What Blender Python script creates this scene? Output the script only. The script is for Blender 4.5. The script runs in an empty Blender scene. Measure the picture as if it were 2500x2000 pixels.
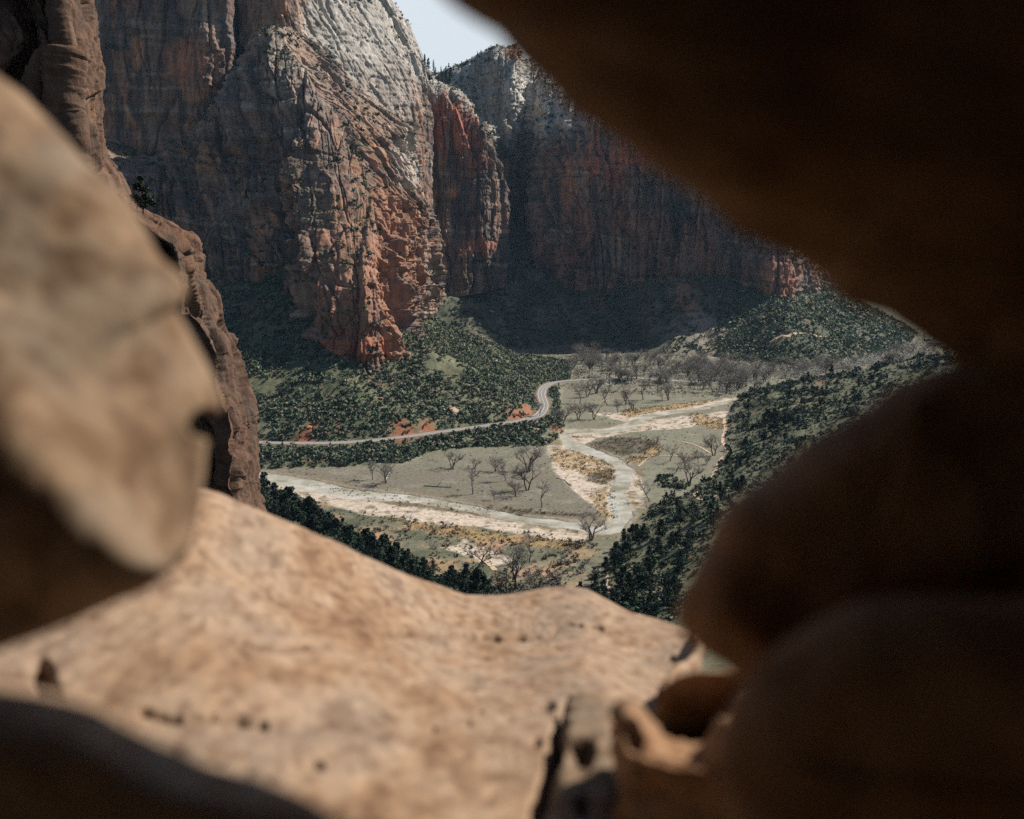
import bpy, math, random
import numpy as np
from mathutils import Vector
rng = np.random.default_rng(7); random.seed(7)
SC = bpy.context.scene
COL = bpy.context.scene.collection
# ------------------------------------------------------------------ view geometry (photo measured on a 2156 x 1725 sheet)
TH = math.radians(9.5); FP = 2156.0; CT, ST = math.cos(TH), math.sin(TH)
def A(*a): return np.array(a, dtype=float)
def P(px, py, d):
    px = np.asarray(px, float); py = np.asarray(py, float); d = np.asarray(d, float)
    r = (px-1078)/FP; u = (862.5-py)/FP
    dy = CT+u*ST; dz = -ST+u*CT
    return np.stack([r*d/dy, d+0*r, dz*d/dy], -1)
def G(px, py, z=-200.0):
    px = np.asarray(px, float); py = np.asarray(py, float)
    r = (px-1078)/FP; u = (862.5-py)/FP
    dy = CT+u*ST; dz = -ST+u*CT
    k = z/dz
    return np.stack([r*k, dy*k, 0*r+z], -1)
def proj(x, y, z):
    f = y*CT-z*ST; u = y*ST+z*CT
    return 1078+FP*x/f, 862.5-FP*u/f
def GP(pts, z=-200.0):
    a = np.array(pts, float); return G(a[:, 0], a[:, 1], z)[:, :2]
# ------------------------------------------------------------------ noise
_perm = np.random.default_rng(3).permutation(256).astype(np.int32); _perm = np.concatenate([_perm, _perm, _perm])
_g = np.random.default_rng(4).normal(size=(256, 3)); _g /= np.linalg.norm(_g, axis=1)[:, None]
_g = _g.astype(np.float32)
_rt = np.random.default_rng(5).random((256, 4)).astype(np.float32)
def perlin(x, y, z=0.0):
    x, y, z = np.broadcast_arrays(np.asarray(x, np.float32), np.asarray(y, np.float32), np.asarray(z, np.float32))
    xi = np.floor(x); yi = np.floor(y); zi = np.floor(z)
    fx, fy, fz = x-xi, y-yi, z-zi
    xi = xi.astype(np.int32) & 255; yi = yi.astype(np.int32) & 255; zi = zi.astype(np.int32) & 255
    u = fx*fx*fx*(fx*(fx*6-15)+10); v = fy*fy*fy*(fy*(fy*6-15)+10); w = fz*fz*fz*(fz*(fz*6-15)+10)
    out = 0
    for dx in (0, 1):
        a = _perm[xi+dx]
        for dy in (0, 1):
            b = _perm[a+yi+dy]
            for dz in (0, 1):
                g = _g[_perm[b+zi+dz]]
                n = g[..., 0]*(fx-dx)+g[..., 1]*(fy-dy)+g[..., 2]*(fz-dz)
                out = out+n*(u if dx else 1-u)*(v if dy else 1-v)*(w if dz else 1-w)
    return out*1.5
def fbm(x, y, z=0.0, o=5, g=0.5):
    a, t, n = 1.0, 0.0, 0.0
    for i in range(o):
        t = t+a*perlin(x+i*17.3, y+i*9.1, z+i*5.7); n += a
        x, y, z = x*2.03, y*2.03, np.asarray(z)*2.03; a *= g
    return t/n
def cells(x, y, seed=0):
    """2-D cell noise: border distance, and three random numbers of the nearest cell"""
    x, y = np.broadcast_arrays(np.asarray(x, np.float32), np.asarray(y, np.float32))
    xi = np.floor(x).astype(np.int32); yi = np.floor(y).astype(np.int32)
    f1 = np.full(x.shape, 9., np.float32); f2 = f1.copy(); idx = np.zeros(x.shape, np.int32); cx = np.zeros(x.shape, np.float32); cy = cx.copy()
    for dx in (-1, 0, 1):
        for dy in (-1, 0, 1):
            h = _perm[(_perm[((xi+dx) & 255)]+yi+dy+seed*31) & 255]
            r = _rt[h]
            ax = xi+dx+r[..., 0]-x; ay = yi+dy+r[..., 1]-y; d = np.hypot(ax, ay)
            near = d < f1
            f2 = np.where(near, f1, np.minimum(f2, d)); idx = np.where(near, h, idx); f1 = np.where(near, d, f1); cx = np.where(near, ax, cx); cy = np.where(near, ay, cy)
    r = _rt[idx]; r2 = _rt[(idx*7+3) & 255]
    return f2-f1, r[..., 2], r[..., 3], (r2[..., 0]-.5)*cx*2+(r2[..., 1]-.5)*cy*2
def sst(a, b, x):
    t = np.clip((x-a)/(b-a), 0, 1); return t*t*(3-2*t)
def mixc(c, d, t):
    t = np.asarray(t)[..., None]; return c*(1-t)+np.asarray(d)*t
def sdf(poly, x, y):
    """signed distance, negative inside"""
    p = np.asarray(poly, float); d = np.full(x.shape, 1e18); ins = np.zeros(x.shape, bool)
    for i in range(len(p)):
        a, b = p[i], p[(i+1) % len(p)]
        ex, ey = b-a; L = ex*ex+ey*ey+1e-12
        t = np.clip(((x-a[0])*ex+(y-a[1])*ey)/L, 0, 1)
        d = np.minimum(d, (x-a[0]-t*ex)**2+(y-a[1]-t*ey)**2)
        if a[1] != b[1]:
            c = ((a[1] > y) != (b[1] > y)) & (x < ex*(y-a[1])/(b[1]-a[1])+a[0]); ins ^= c
    d = np.sqrt(d); return np.where(ins, -d, d)
def dline(line, x, y, val=None):
    """distance to an open line (and a value carried along it)"""
    p = np.asarray(line, float); d = np.full(x.shape, 1e18); v = np.zeros(x.shape)
    for i in range(len(p)-1):
        a, b = p[i, :2], p[i+1, :2]; e = b-a
        t = np.clip(((x-a[0])*e[0]+(y-a[1])*e[1])/(e@e+1e-12), 0, 1)
        q = (x-a[0]-t*e[0])**2+(y-a[1]-t*e[1])**2
        if val is not None: v = np.where(q < d, val[i]+t*(val[i+1]-val[i]), v)
        d = np.minimum(d, q)
    return (np.sqrt(d), v) if val is not None else np.sqrt(d)
def smooth_line(pts, n=8):
    p = np.asarray(pts, float); q = np.vstack([2*p[0]-p[1], p, 2*p[-1]-p[-2]]); out = []
    for i in range(1, len(q)-2):
        for k in range(n):
            t = k/n
            out.append(.5*((2*q[i])+(q[i+1]-q[i-1])*t+(2*q[i-1]-5*q[i]+4*q[i+1]-q[i+2])*t*t+(3*q[i]-q[i-1]-3*q[i+1]+q[i+2])*t**3))
    out.append(p[-1]); return np.array(out)
# ------------------------------------------------------------------ mesh + object helpers
def mesh(name, V, F, mat, col=None, smooth=False):
    V = np.ascontiguousarray(np.asarray(V, np.float32).reshape(-1, 3))
    Fs = F if isinstance(F, list) else [F]
    Fs = [np.asarray(f, np.int32) for f in Fs if len(f)]
    me = bpy.data.meshes.new(name)
    me.vertices.add(len(V)); me.vertices.foreach_set('co', V.ravel())
    nl = sum(f.size for f in Fs); npoly = sum(len(f) for f in Fs)
    me.loops.add(nl); me.loops.foreach_set('vertex_index', np.concatenate([f.ravel() for f in Fs]))
    st = []; o = 0
    for f in Fs:
        st.append(o+np.arange(len(f))*f.shape[1]); o += f.size
    me.polygons.add(npoly); me.polygons.foreach_set('loop_start', np.concatenate(st).astype(np.int32))
    if smooth: me.polygons.foreach_set('use_smooth', np.ones(npoly, bool))
    me.update(calc_edges=True)
    if col is not None:
        c = np.ones((len(V), 4), np.float32); c[:, :3] = np.asarray(col).reshape(-1, 3)
        me.attributes.new('Col', 'FLOAT_COLOR', 'POINT').data.foreach_set('color', c.ravel())
    if mat: me.materials.append(mat)
    return me
def link(name, me, parent=None, loc=None, rotz=None, scale=None):
    o = bpy.data.objects.new(name, me); COL.objects.link(o)
    if parent: o.parent = parent
    if loc is not None: o.location = [float(v) for v in loc]
    if rotz is not None: o.rotation_euler = (0, 0, float(rotz))
    if scale is not None: o.scale = (scale,)*3 if np.isscalar(scale) else scale
    return o
def tag(o, label=None, cat=None, group=None, kind=None):
    if label: o['label'] = label
    if cat: o['category'] = cat
    if group: o['group'] = group
    if kind: o['kind'] = kind
    return o
def quads(nr, nc):
    i = np.arange(nr*nc).reshape(nr, nc)
    return np.stack([i[:-1, :-1], i[:-1, 1:], i[1:, 1:], i[1:, :-1]], -1).reshape(-1, 4)
class MB:
    """collects pieces into one mesh"""
    def __init__(s): s.v = []; s.f3 = []; s.f4 = []; s.c = []; s.n = 0
    def add(s, V, F, c=None):
        V = np.asarray(V, float).reshape(-1, 3); F = np.asarray(F, int)
        (s.f3 if F.shape[1] == 3 else s.f4).append(F+s.n); s.v.append(V)
        if c is not None: s.c.append(np.broadcast_to(np.asarray(c, float), V.shape))
        s.n += len(V)
    def tube(s, pts, rad, n=6, c=None):
        pts = np.asarray(pts, float); m = len(pts); rad = np.broadcast_to(np.asarray(rad, float), (m,))
        t = np.gradient(pts, axis=0); t /= np.linalg.norm(t, axis=1)[:, None]+1e-9
        ref = A(.31, .17, .93) if abs(t[:, 2]).mean() < .8 else A(1., .2, 0.1)
        u = np.cross(t, ref); u /= np.linalg.norm(u, axis=1)[:, None]+1e-9; w = np.cross(t, u)
        an = np.arange(n)*2*math.pi/n
        V = pts[:, None]+rad[:, None, None]*(np.cos(an)[None, :, None]*u[:, None]+np.sin(an)[None, :, None]*w[:, None])
        i = np.arange(m*n).reshape(m, n); j = np.roll(i, -1, 1)
        F = np.stack([i[:-1], j[:-1], j[1:], i[1:]], -1).reshape(-1, 4)
        s.add(V, F, c)
    def box(s, c, h, rot=0.0, col=None, taper=1.0):
        V = np.array([(x, y, z) for z in (-1, 1) for y in (-1, 1) for x in (-1, 1)], float)
        V[4:, :2] *= taper
        V = V*np.asarray(h); cr, sr = math.cos(rot), math.sin(rot)
        V = np.stack([V[:, 0]*cr-V[:, 1]*sr, V[:, 0]*sr+V[:, 1]*cr, V[:, 2]], -1)+np.asarray(c)
        s.add(V, [(0, 2, 3, 1), (4, 5, 7, 6), (0, 1, 5, 4), (2, 6, 7, 3), (0, 4, 6, 2), (1, 3, 7, 5)], col)
    def mesh(s, name, mat, smooth=False):
        F = [np.concatenate(f) for f in (s.f3, s.f4) if f]
        return mesh(name, np.concatenate(s.v), F, mat, np.concatenate(s.c) if s.c else None, smooth)
# ------------------------------------------------------------------ materials
def nodes(name):
    m = bpy.data.materials.new(name); m.use_nodes = True; nt = m.node_tree
    return m, nt, nt.nodes['Principled BSDF'], nt.nodes.new, nt.links.new
def mat_attr(name, rough=0.9, var=0.35, scale=0.2, stretch=(1, 1, 1), bump=0.0, bscale=1.0, spec=0.2, bdist=1.0):
    """colour from the mesh's own colour layer, broken up by noise"""
    m, nt, b, N, L = nodes(name)
    at = N('ShaderNodeAttribute'); at.attribute_name = 'Col'
    tc = N('ShaderNodeTexCoord'); mp = N('ShaderNodeMapping'); mp.inputs['Scale'].default_value = stretch
    L(tc.outputs['Object'], mp.inputs['Vector'])
    nz = N('ShaderNodeTexNoise'); nz.inputs['Scale'].default_value = scale; nz.inputs['Detail'].default_value = 8; nz.inputs['Roughness'].default_value = .65
    L(mp.outputs['Vector'], nz.inputs['Vector'])
    mr = N('ShaderNodeMapRange'); mr.inputs[1].default_value = .3; mr.inputs[2].default_value = .7
    mr.inputs[3].default_value = 1-var; mr.inputs[4].default_value = 1+var
    L(nz.outputs['Fac'], mr.inputs[0])
    mx = N('ShaderNodeVectorMath'); mx.operation = 'SCALE'
    L(at.outputs['Color'], mx.inputs[0]); L(mr.outputs[0], mx.inputs['Scale'])
    L(mx.outputs[0], b.inputs['Base Color'])
    b.inputs['Roughness'].default_value = rough; b.inputs['Specular IOR Level'].default_value = spec
    if bump:
        n2 = N('ShaderNodeTexNoise'); n2.inputs['Scale'].default_value = bscale; n2.inputs['Detail'].default_value = 10; n2.inputs['Roughness'].default_value = .7
        L(mp.outputs['Vector'], n2.inputs['Vector'])
        bp = N('ShaderNodeBump'); bp.inputs['Strength'].default_value = bump; bp.inputs['Distance'].default_value = bdist
        L(n2.outputs['Fac'], bp.inputs['Height']); L(bp.outputs[0], b.inputs['Normal'])
    return m
def mat_plain(name, c, rough=0.8, var=0.2, scale=3.0, metal=0.0, spec=0.3, objvar=0.0):
    m, nt, b, N, L = nodes(name)
    tc = N('ShaderNodeTexCoord'); nz = N('ShaderNodeTexNoise'); nz.inputs['Scale'].default_value = scale; nz.inputs['Detail'].default_value = 6
    L(tc.outputs['Object'], nz.inputs['Vector'])
    mr = N('ShaderNodeMapRange'); mr.inputs[1].default_value = .3; mr.inputs[2].default_value = .7
    mr.inputs[3].default_value = 1-var; mr.inputs[4].default_value = 1+var
    L(nz.outputs['Fac'], mr.inputs[0])
    src = mr.outputs[0]
    if objvar:
        oi = N('ShaderNodeObjectInfo'); r2 = N('ShaderNodeMapRange'); r2.inputs[3].default_value = 1-objvar; r2.inputs[4].default_value = 1+objvar
        L(oi.outputs['Random'], r2.inputs[0]); mm = N('ShaderNodeMath'); mm.operation = 'MULTIPLY'
        L(src, mm.inputs[0]); L(r2.outputs[0], mm.inputs[1]); src = mm.outputs[0]
    mx = N('ShaderNodeVectorMath'); mx.operation = 'SCALE'; mx.inputs[0].default_value = c
    L(src, mx.inputs['Scale']); L(mx.outputs[0], b.inputs['Base Color'])
    b.inputs['Roughness'].default_value = rough; b.inputs['Metallic'].default_value = metal; b.inputs['Specular IOR Level'].default_value = spec
    return m
M_cliff = mat_attr('sandstone_cliff', var=.45, scale=.11, stretch=(1, 1, .35), bump=.8, bscale=.22, bdist=2.5)
M_nearcliff = mat_attr('near_cliff_stone', var=.4, scale=1.1, stretch=(1, 1, .45), bump=.7, bscale=2.2, bdist=.25)
M_ground = mat_attr('valley_ground', var=.4, scale=.35, bump=.5, bscale=.6, bdist=.6)
M_leaf = mat_attr('brush_leaf', rough=.7, var=.3, scale=.5, spec=.15)
M_rock = mat_attr('talus_rock', var=.35, scale=1.2, bump=.5, bscale=2.5, bdist=.2)
M_bark = mat_plain('grey_bark', (.085, .072, .062), var=.3, scale=4, objvar=.25)
M_twig = mat_plain('bare_twig', (.25, .23, .20), var=.3, scale=2, objvar=.3)
M_jun = mat_plain('juniper_green', (.020, .036, .022), rough=.7, var=.45, scale=.8, spec=.15, objvar=.35)
M_log = mat_plain('bleached_wood', (.34, .31, .27), var=.3)
M_darklog = mat_plain('dead_wood', (.07, .055, .045), var=.3)
# ------------------------------------------------------------------ terrain
ROADZ = -190.0
road_px = [(380, 925), (515, 931), (600, 933), (700, 933), (780, 928), (860, 919), (940, 908), (1020, 897), (1080, 889), (1118, 881), (1137, 872), (1146, 856), (1143, 842), (1140, 829), (1147, 815), (1170, 805), (1220, 800)]
road = np.vstack([smooth_line(np.hstack([GP(road_px, ROADZ), np.full((len(road_px), 1), ROADZ)]), 10)])
_rd2 = smooth_line(np.hstack([GP([(1220, 800), (1300, 797), (1400, 800), (1500, 803), (1600, 800)], -196.5), A(-190, -194, -196.5, -198, -198.5)[:, None]]), 10)
road = np.vstack([road, _rd2[12:]])
hillA = GP([(-400, 975), (300, 980), (470, 985), (560, 988), (640, 990), (760, 982), (850, 980), (900, 958), (960, 947), (1060, 942), (1140, 942), (1168, 936), (1190, 916), (1193, 885), (1183, 850), (1184, 822), (1203, 800), (1212, 783), (1195, 772), (1120, 782), (1050, 786), (920, 752), (800, 735), (600, 720), (300, 715), (-400, 715)])
hillR = np.vstack([GP([(a, b-3) for a, b in [(-400, 900)]+road_px[:-2]], ROADZ), GP([(1168, 795), (1195, 772), (1120, 782), (1050, 786), (920, 748), (800, 735), (600, 720), (300, 715), (-400, 715)])])
talB = np.vstack([GP([(500, 750), (1000, 752), (1100, 742), (1200, 729), (1300, 737), (1400, 747), (1480, 748), (1560, 762), (1640, 772), (1760, 768), (1850, 752), (1925, 722), (1938, 706), (1905, 686), (1855, 668), (1830, 652), (1800, 640)]), [(1500, 5200), (-1500, 5200), (-1500, 2400)]])
nearC = np.vstack([[(-900, 760)], GP([(-200, 1000), (300, 1010), (500, 1012), (560, 1040), (640, 1085), (700, 1122), (760, 1157), (830, 1184), (900, 1208), (1000, 1240), (1070, 1266), (1160, 1286), (1240, 1236), (1300, 1135), (1370, 1066), (1440, 1045), (1490, 1000), (1522, 955), (1528, 900), (1540, 850)]), [(300, 1330), (560, 1480), (1000, 1750), (2600, 2300), (2600, -500), (-900, -500)]])
farD = np.array([(1250, 4300), (1800, 3900), (2600, 3600), (3600, 3600), (5000, 9000), (-1000, 9000), (600, 5200)], float)
# river: centre line in sheet pixels with the width in sheet pixels measured across
river_px = [(1560, 838, 3), (1541, 845, 4), (1510, 852, 6), (1482, 860, 7), (1445, 866, 7), (1406, 870, 8), (1376, 875, 10), (1353, 882, 13), (1334, 893, 13), (1312, 902, 10), (1270, 908, 7), (1206, 909, 7), (1191, 917, 13), (1198, 934, 18), (1228, 944, 15), (1258, 956, 15), (1288, 968, 14), (1308, 982, 24), (1314, 1000, 34), (1307, 1018, 34), (1298, 1040, 30), (1300, 1062, 34), (1312, 1083, 40), (1300, 1104, 30), (1282, 1115, 22), (1255, 1118, 18), (1216, 1109, 17), (1160, 1102, 15), (1104, 1094, 14), (1048, 1083, 14), (992, 1072, 14), (922, 1059, 15), (838, 1049, 17), (754, 1042, 20), (698, 1032, 24), (642, 1020, 24), (586, 1009, 20), (540, 1002, 16), (470, 998, 14)]
WZ = -201.1
_r = np.array(river_px); _w = G(_r[:, 0], _r[:, 1], WZ)[:, :2]
_t = np.gradient(np.vstack([_r[:, :2]]), axis=0); _t /= np.linalg.norm(_t, axis=1)[:, None]
_nrm = np.stack([-_t[:, 1], _t[:, 0]], -1)
_a = G(_r[:, 0]+_nrm[:, 0]*_r[:, 2]/2, _r[:, 1]+_nrm[:, 1]*_r[:, 2]/2, WZ)[:, :2]; _b = G(_r[:, 0]-_nrm[:, 0]*_r[:, 2]/2, _r[:, 1]-_nrm[:, 1]*_r[:, 2]/2, WZ)[:, :2]
RA, RB = smooth_line(_a, 6), smooth_line(_b, 6)
RC = (RA+RB)/2
river_poly = np.vstack([RA, RB[::-1]])
def Z(*pts): return GP(pts)
sandzones = [Z((540, 998), (600, 1014), (700, 1040), (800, 1056), (900, 1068), (1000, 1082), (1100, 1100), (1180, 1112), (1240, 1122), (1230, 1140), (1180, 1136), (1080, 1120), (1000, 1108), (900, 1102), (840, 1090), (760, 1082), (700, 1064), (640, 1046), (560, 1018)),
    Z((1355, 886), (1420, 878), (1480, 872), (1530, 862), (1540, 870), (1500, 890), (1430, 902), (1340, 908), (1260, 922), (1230, 935), (1200, 930), (1195, 905), (1290, 900)),
    Z((1150, 938), (1200, 938), (1260, 962), (1300, 990), (1296, 1040), (1302, 1090), (1270, 1080), (1230, 1050), (1170, 995), (1158, 960)),
    Z((1330, 985), (1352, 1000), (1360, 1030), (1352, 1060), (1335, 1075), (1318, 1050), (1306, 1035), (1312, 1010)),
    Z((930, 1150), (985, 1135), (1050, 1162), (1090, 1182), (1050, 1192), (990, 1175)),
    Z((1245, 870), (1300, 868), (1420, 856), (1530, 838), (1560, 838), (1530, 850), (1420, 866), (1320, 888))]
tanzones = [Z((672, 1022), (760, 1032), (900, 1052), (1000, 1068), (1060, 1080), (1040, 1084), (900, 1064), (760, 1046)),
    Z((1160, 940), (1210, 950), (1270, 968), (1296, 990), (1288, 1010), (1250, 1000), (1190, 985), (1160, 965)), Z((1240, 1040), (1290, 1030), (1298, 1090), (1275, 1092), (1255, 1070)),
    Z((1360, 925), (1392, 935), (1390, 955), (1340, 975), (1300, 975), (1350, 955), (1372, 940)), Z((1300, 865), (1420, 852), (1520, 838), (1480, 850), (1400, 864), (1320, 876)),
    Z((800, 1084), (900, 1108), (1000, 1115), (1100, 1130), (1240, 1142), (1200, 1160), (1100, 1150), (960, 1130), (860, 1110)), Z((1460, 870), (1520, 880), (1540, 900), (1500, 905), (1450, 885))]
darkzones = [Z((1235, 935), (1290, 922), (1350, 922), (1378, 935), (1360, 952), (1310, 960), (1265, 950)), Z((1280, 985), (1296, 1000), (1290, 1022), (1250, 1015), (1230, 1000)),
    Z((640, 1012), (800, 1036), (1000, 1064), (1180, 1082), (1262, 1080), (1230, 1090), (1100, 1082), (950, 1062), (760, 1036), (640, 1020))]
redzones = [(1085, 905-30, 26), (1110, 862, 20), (1130, 835, 12), (1180, 905, 14), (850, 918, 40), (900, 905, 26), (640, 925, 30), (1165, 900, 16)]
def terrain(x, y, full=False):
    x = np.asarray(x, float); y = np.asarray(y, float)
    wx = fbm(x/90, y/90, 1.5, 3)*14; wy = fbm(x/90, y/90, 7.5, 3)*14
    n1 = fbm(x/140, y/140, 3.1, 5); n2 = fbm(x/30, y/30, 9.2, 4)
    fl = -200+.35*fbm(x/45, y/45, 2.2, 4)
    dA = -sdf(hillA, x+wx*.3, y+wy*.3); dB = -sdf(talB, x+wx, y+wy); dC = -sdf(nearC, x+wx*.4, y+wy*.4); dD = -sdf(farD, x+wx*2, y+wy*2)
    def up(d, s1, s2, dd, rough): return np.where(d > 0, s1*np.minimum(d, dd)+s2*np.maximum(d-dd, 0)+sst(0, 80, d)*(n1*rough+n2*rough*.22), 0)
    dR = -sdf(hillR, x+wx*.2, y+wy*.2)
    hA = np.where(dA > 0, 10*np.clip(dA/(dA+np.maximum(-dR, 0)+1e-3), 0, 1), 0)+up(dR, .50, .525, 60, 12)
    hB = up(dB, .47, .5, 90, 22)
    hC = np.where(dC > 0, .34*np.minimum(dC, 60)+.24*np.maximum(dC-60, 0)+sst(0, 60, dC)*(n1*12+n2*3.5), 0); hC = np.where(hC > 130, 130+(hC-130)*.25, hC)
    hD = up(dD, .2, .3, 200, 40)
    hB = np.where(hB > 240, 240+.1*(hB-240), hB); hA = np.where(hA > 215, 215+.05*(hA-215), hA)
    z = fl+np.maximum(np.maximum(hA, hB), np.maximum(hC, hD))
    # road bench
    m = (x > -520) & (x < 500) & (y > 900) & (y < 1700)
    if m.any():
        d, rz = dline(road, x[m], y[m], road[:, 2]); w = 1-sst(7, 18, d)
        zz = z[m]; z = z.copy(); z[m] = zz*(1-w)+(rz-.25)*w
    sR = np.full(x.shape, 1e3)
    m = (x > -560) & (x < 420) & (y > 560) & (y < 1450)
    if m.any():
        jx = x[m]+fbm(x[m]/14, y[m]/14, 5.5, 3)*4; jy = y[m]+fbm(x[m]/14, y[m]/14, 8.5, 3)*4
        s = sdf(river_poly, jx, jy); sR[m] = s
        sand = np.full(s.shape, 1e3)
        for q in sandzones: sand = np.minimum(sand, sdf(q, jx, jy))
        zz = z[m]
        zz = zz-.85*(1-sst(-1, 2.5, sand))*(zz < -195)
        t = 1-sst(-4, 3, s)
        t = t*(zz < -193); zz = zz*(1-t)+np.minimum(zz, -202.2)*t
        z = z.copy(); z[m] = zz
    if full: return z, dA, dB, dC, dD, sR, n1, n2
    return z
_tc = None
def hit(px, py, d0=250., d1=4500., n=260):
    """point of the terrain seen at a sheet pixel"""
    d = np.geomspace(d0, d1, n); p = P(np.full(n, px), np.full(n, py), d); tz = terrain(p[:, 0], p[:, 1]); k = np.argmax(p[:, 2] < tz)
    if p[k, 2] < tz[k] and k > 0: d = np.linspace(d[k-1], d[k], n := 24)
    p = P(np.full(n, px), np.full(n, py), d); tz = terrain(p[:, 0], p[:, 1])
    k = np.argmax(p[:, 2] < tz)
    if p[k, 2] >= tz[k]: k = n-1
    return A(p[k, 0], p[k, 1], tz[k])
def build_ground():
    az = np.concatenate([np.linspace(-3, -.62, 60)[:-1], np.linspace(-.62, .62, 1180), np.linspace(.62, 3, 60)[1:]])
    yy = np.concatenate([np.geomspace(60, 480, 60)[:-1], np.geomspace(480, 2700, 980), np.geomspace(2700, 16000, 140)[1:]])
    Y, X = np.meshgrid(yy, az, indexing='ij'); X = X*Y
    z, dA, dB, dC, dD, sR, n1, n2 = terrain(X, Y, True)
    n3 = fbm(X/9, Y/9, 4.4, 4); n4 = fbm(X/55, Y/55, 6.1, 4)
    c = np.zeros(X.shape+(3,)); c[:] = (.145, .142, .102)                      # pale dry meadow
    c = mixc(c, (.135, .115, .088), sst(-.1, .35, n4)*.8)
    px, py = proj(X, Y, z)
    low = sst(955, 1010, py)*(px < 1260)*(dA < 0)
    c = mixc(c, (.125, .106, .086), low*.7)
    c = mixc(c, (.12, .115, .08), sst(.0, .5, n3)*.8); c = mixc(c, (.21, .19, .15), sst(.05, .4, fbm(X/17, Y/17, 14.4, 4))*.5); c = mixc(c, (.10, .105, .06), sst(.12, .45, fbm(X/28, Y/28, 18.4, 4))*.5)
    slope = np.maximum(np.maximum(dA, dB), np.maximum(dC, dD))
    sc = np.zeros_like(c); sc[:] = (.105, .105, .062)
    sc = mixc(sc, (.15, .155, .09), sst(.05, .5, n3+.5*n4)); sc = mixc(sc, (.17, .085, .05), sst(.15, .45, fbm(X/35, Y/35, 12.5, 4))*.7)
    sc = mixc(sc, (.03, .042, .022), sst(-.1, .3, n2)*.8)
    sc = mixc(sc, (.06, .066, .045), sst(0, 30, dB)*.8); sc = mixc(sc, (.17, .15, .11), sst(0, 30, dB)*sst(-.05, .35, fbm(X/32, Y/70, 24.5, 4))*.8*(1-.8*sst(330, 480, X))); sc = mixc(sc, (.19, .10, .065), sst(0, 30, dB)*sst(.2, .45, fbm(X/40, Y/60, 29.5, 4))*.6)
    c = mixc(c, sc, sst(0, 14, slope+n3*8))
    scr = [(1440, 690), (1480, 700), (1530, 735), (1600, 770), (1700, 775), (1500, 765), (1400, 748), (1430, 730)]
    c = mixc(c, (.20, .18, .14), (1-sst(-30, 25, sdf(np.array([hit(*q)[:2] for q in scr]), X, Y)+n4*40))*.6*(dB > -5))
    m = (X > -620) & (X < 450) & (Y > 540) & (Y < 1500) & (np.maximum(dA, dC) < 25)
    x, y = X[m], Y[m]; cm = c[m]
    jx = x+fbm(x/12, y/12, 5.5, 4)*7; jy = y+fbm(x/12, y/12, 8.5, 4)*7
    k3 = n3[m]
    low = Z((560, 1022), (760, 1075), (1000, 1105), (1240, 1130), (1300, 1120), (1240, 1240), (1060, 1262), (900, 1205), (760, 1155), (640, 1085), (540, 1030))
    w_ = 1-sst(-6, 4, sdf(low, jx, jy)); f1_ = fbm(x/26, y/26, 31, 4); f2_ = fbm(x/34, y/34, 41, 4)
    cm = mixc(cm, (.115, .115, .075), w_*.8); cm = mixc(cm, (.22, .155, .09), w_*sst(0, .3, f1_)); cm = mixc(cm, (.33, .20, .13), w_*sst(.1, .35, f2_)*.8); cm = mixc(cm, (.055, .062, .035), w_*sst(.0, .35, -f1_)*.8)
    for q in sandzones: cm = mixc(cm, (.40, .335, .27), (1-sst(-3, 2, sdf(q, jx, jy)))*np.clip(1.1-.9*sst(-.05, .35, k3), 0, 1))
    for q in tanzones: cm = mixc(cm, (.26, .175, .075), (1-sst(-5, 3, sdf(q, jx, jy)))*np.clip(.75+k3, 0, 1))
    for q in darkzones: cm = mixc(cm, (.055, .045, .03), (1-sst(-4, 3, sdf(q, jx, jy)))*np.clip(.8+.8*k3, 0, 1))
    cm = mixc(cm, (.36, .31, .245), (1-sst(0, 4, np.abs(sR[m]-1)))*.5); cm = mixc(cm, (.17, .115, .055), sst(2, 5, sR[m])*(1-sst(7, 15, sR[m]+k3*10))*np.clip(.35+1.3*k3, 0, 1))
    c[m] = cm
    for (qx, qy, r) in redzones:
        h = hit(qx, qy); c = mixc(c, (.23, .085, .045), .85*(1-sst(.3, 1, np.hypot(X-h[0], (Y-h[1])*.5)/(r*h[1]/FP)+n3*.5)))
    # landslide scar on the far slope
    scar = np.array([hit(*q)[:2] for q in [(1430, 612), (1455, 650), (1480, 690), (1500, 715), (1530, 740)]])
    d = dline(scar, X, Y); c = mixc(c, (.30, .16, .095), (1-sst(6, 24, d+n3*18))*.95)
    c = mixc(c, (.25, .215, .165), (1-sst(20, 75, dline(scar[2:], X, Y)+n3*30))*.8)
    V = np.stack([X, Y, z], -1)
    o = link('ground', mesh('ground', V, quads(*X.shape), M_ground, c, True))
    tag(o, 'valley floor meadows and brushy talus slopes below the cliffs', None, None, 'structure')
build_ground()
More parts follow.
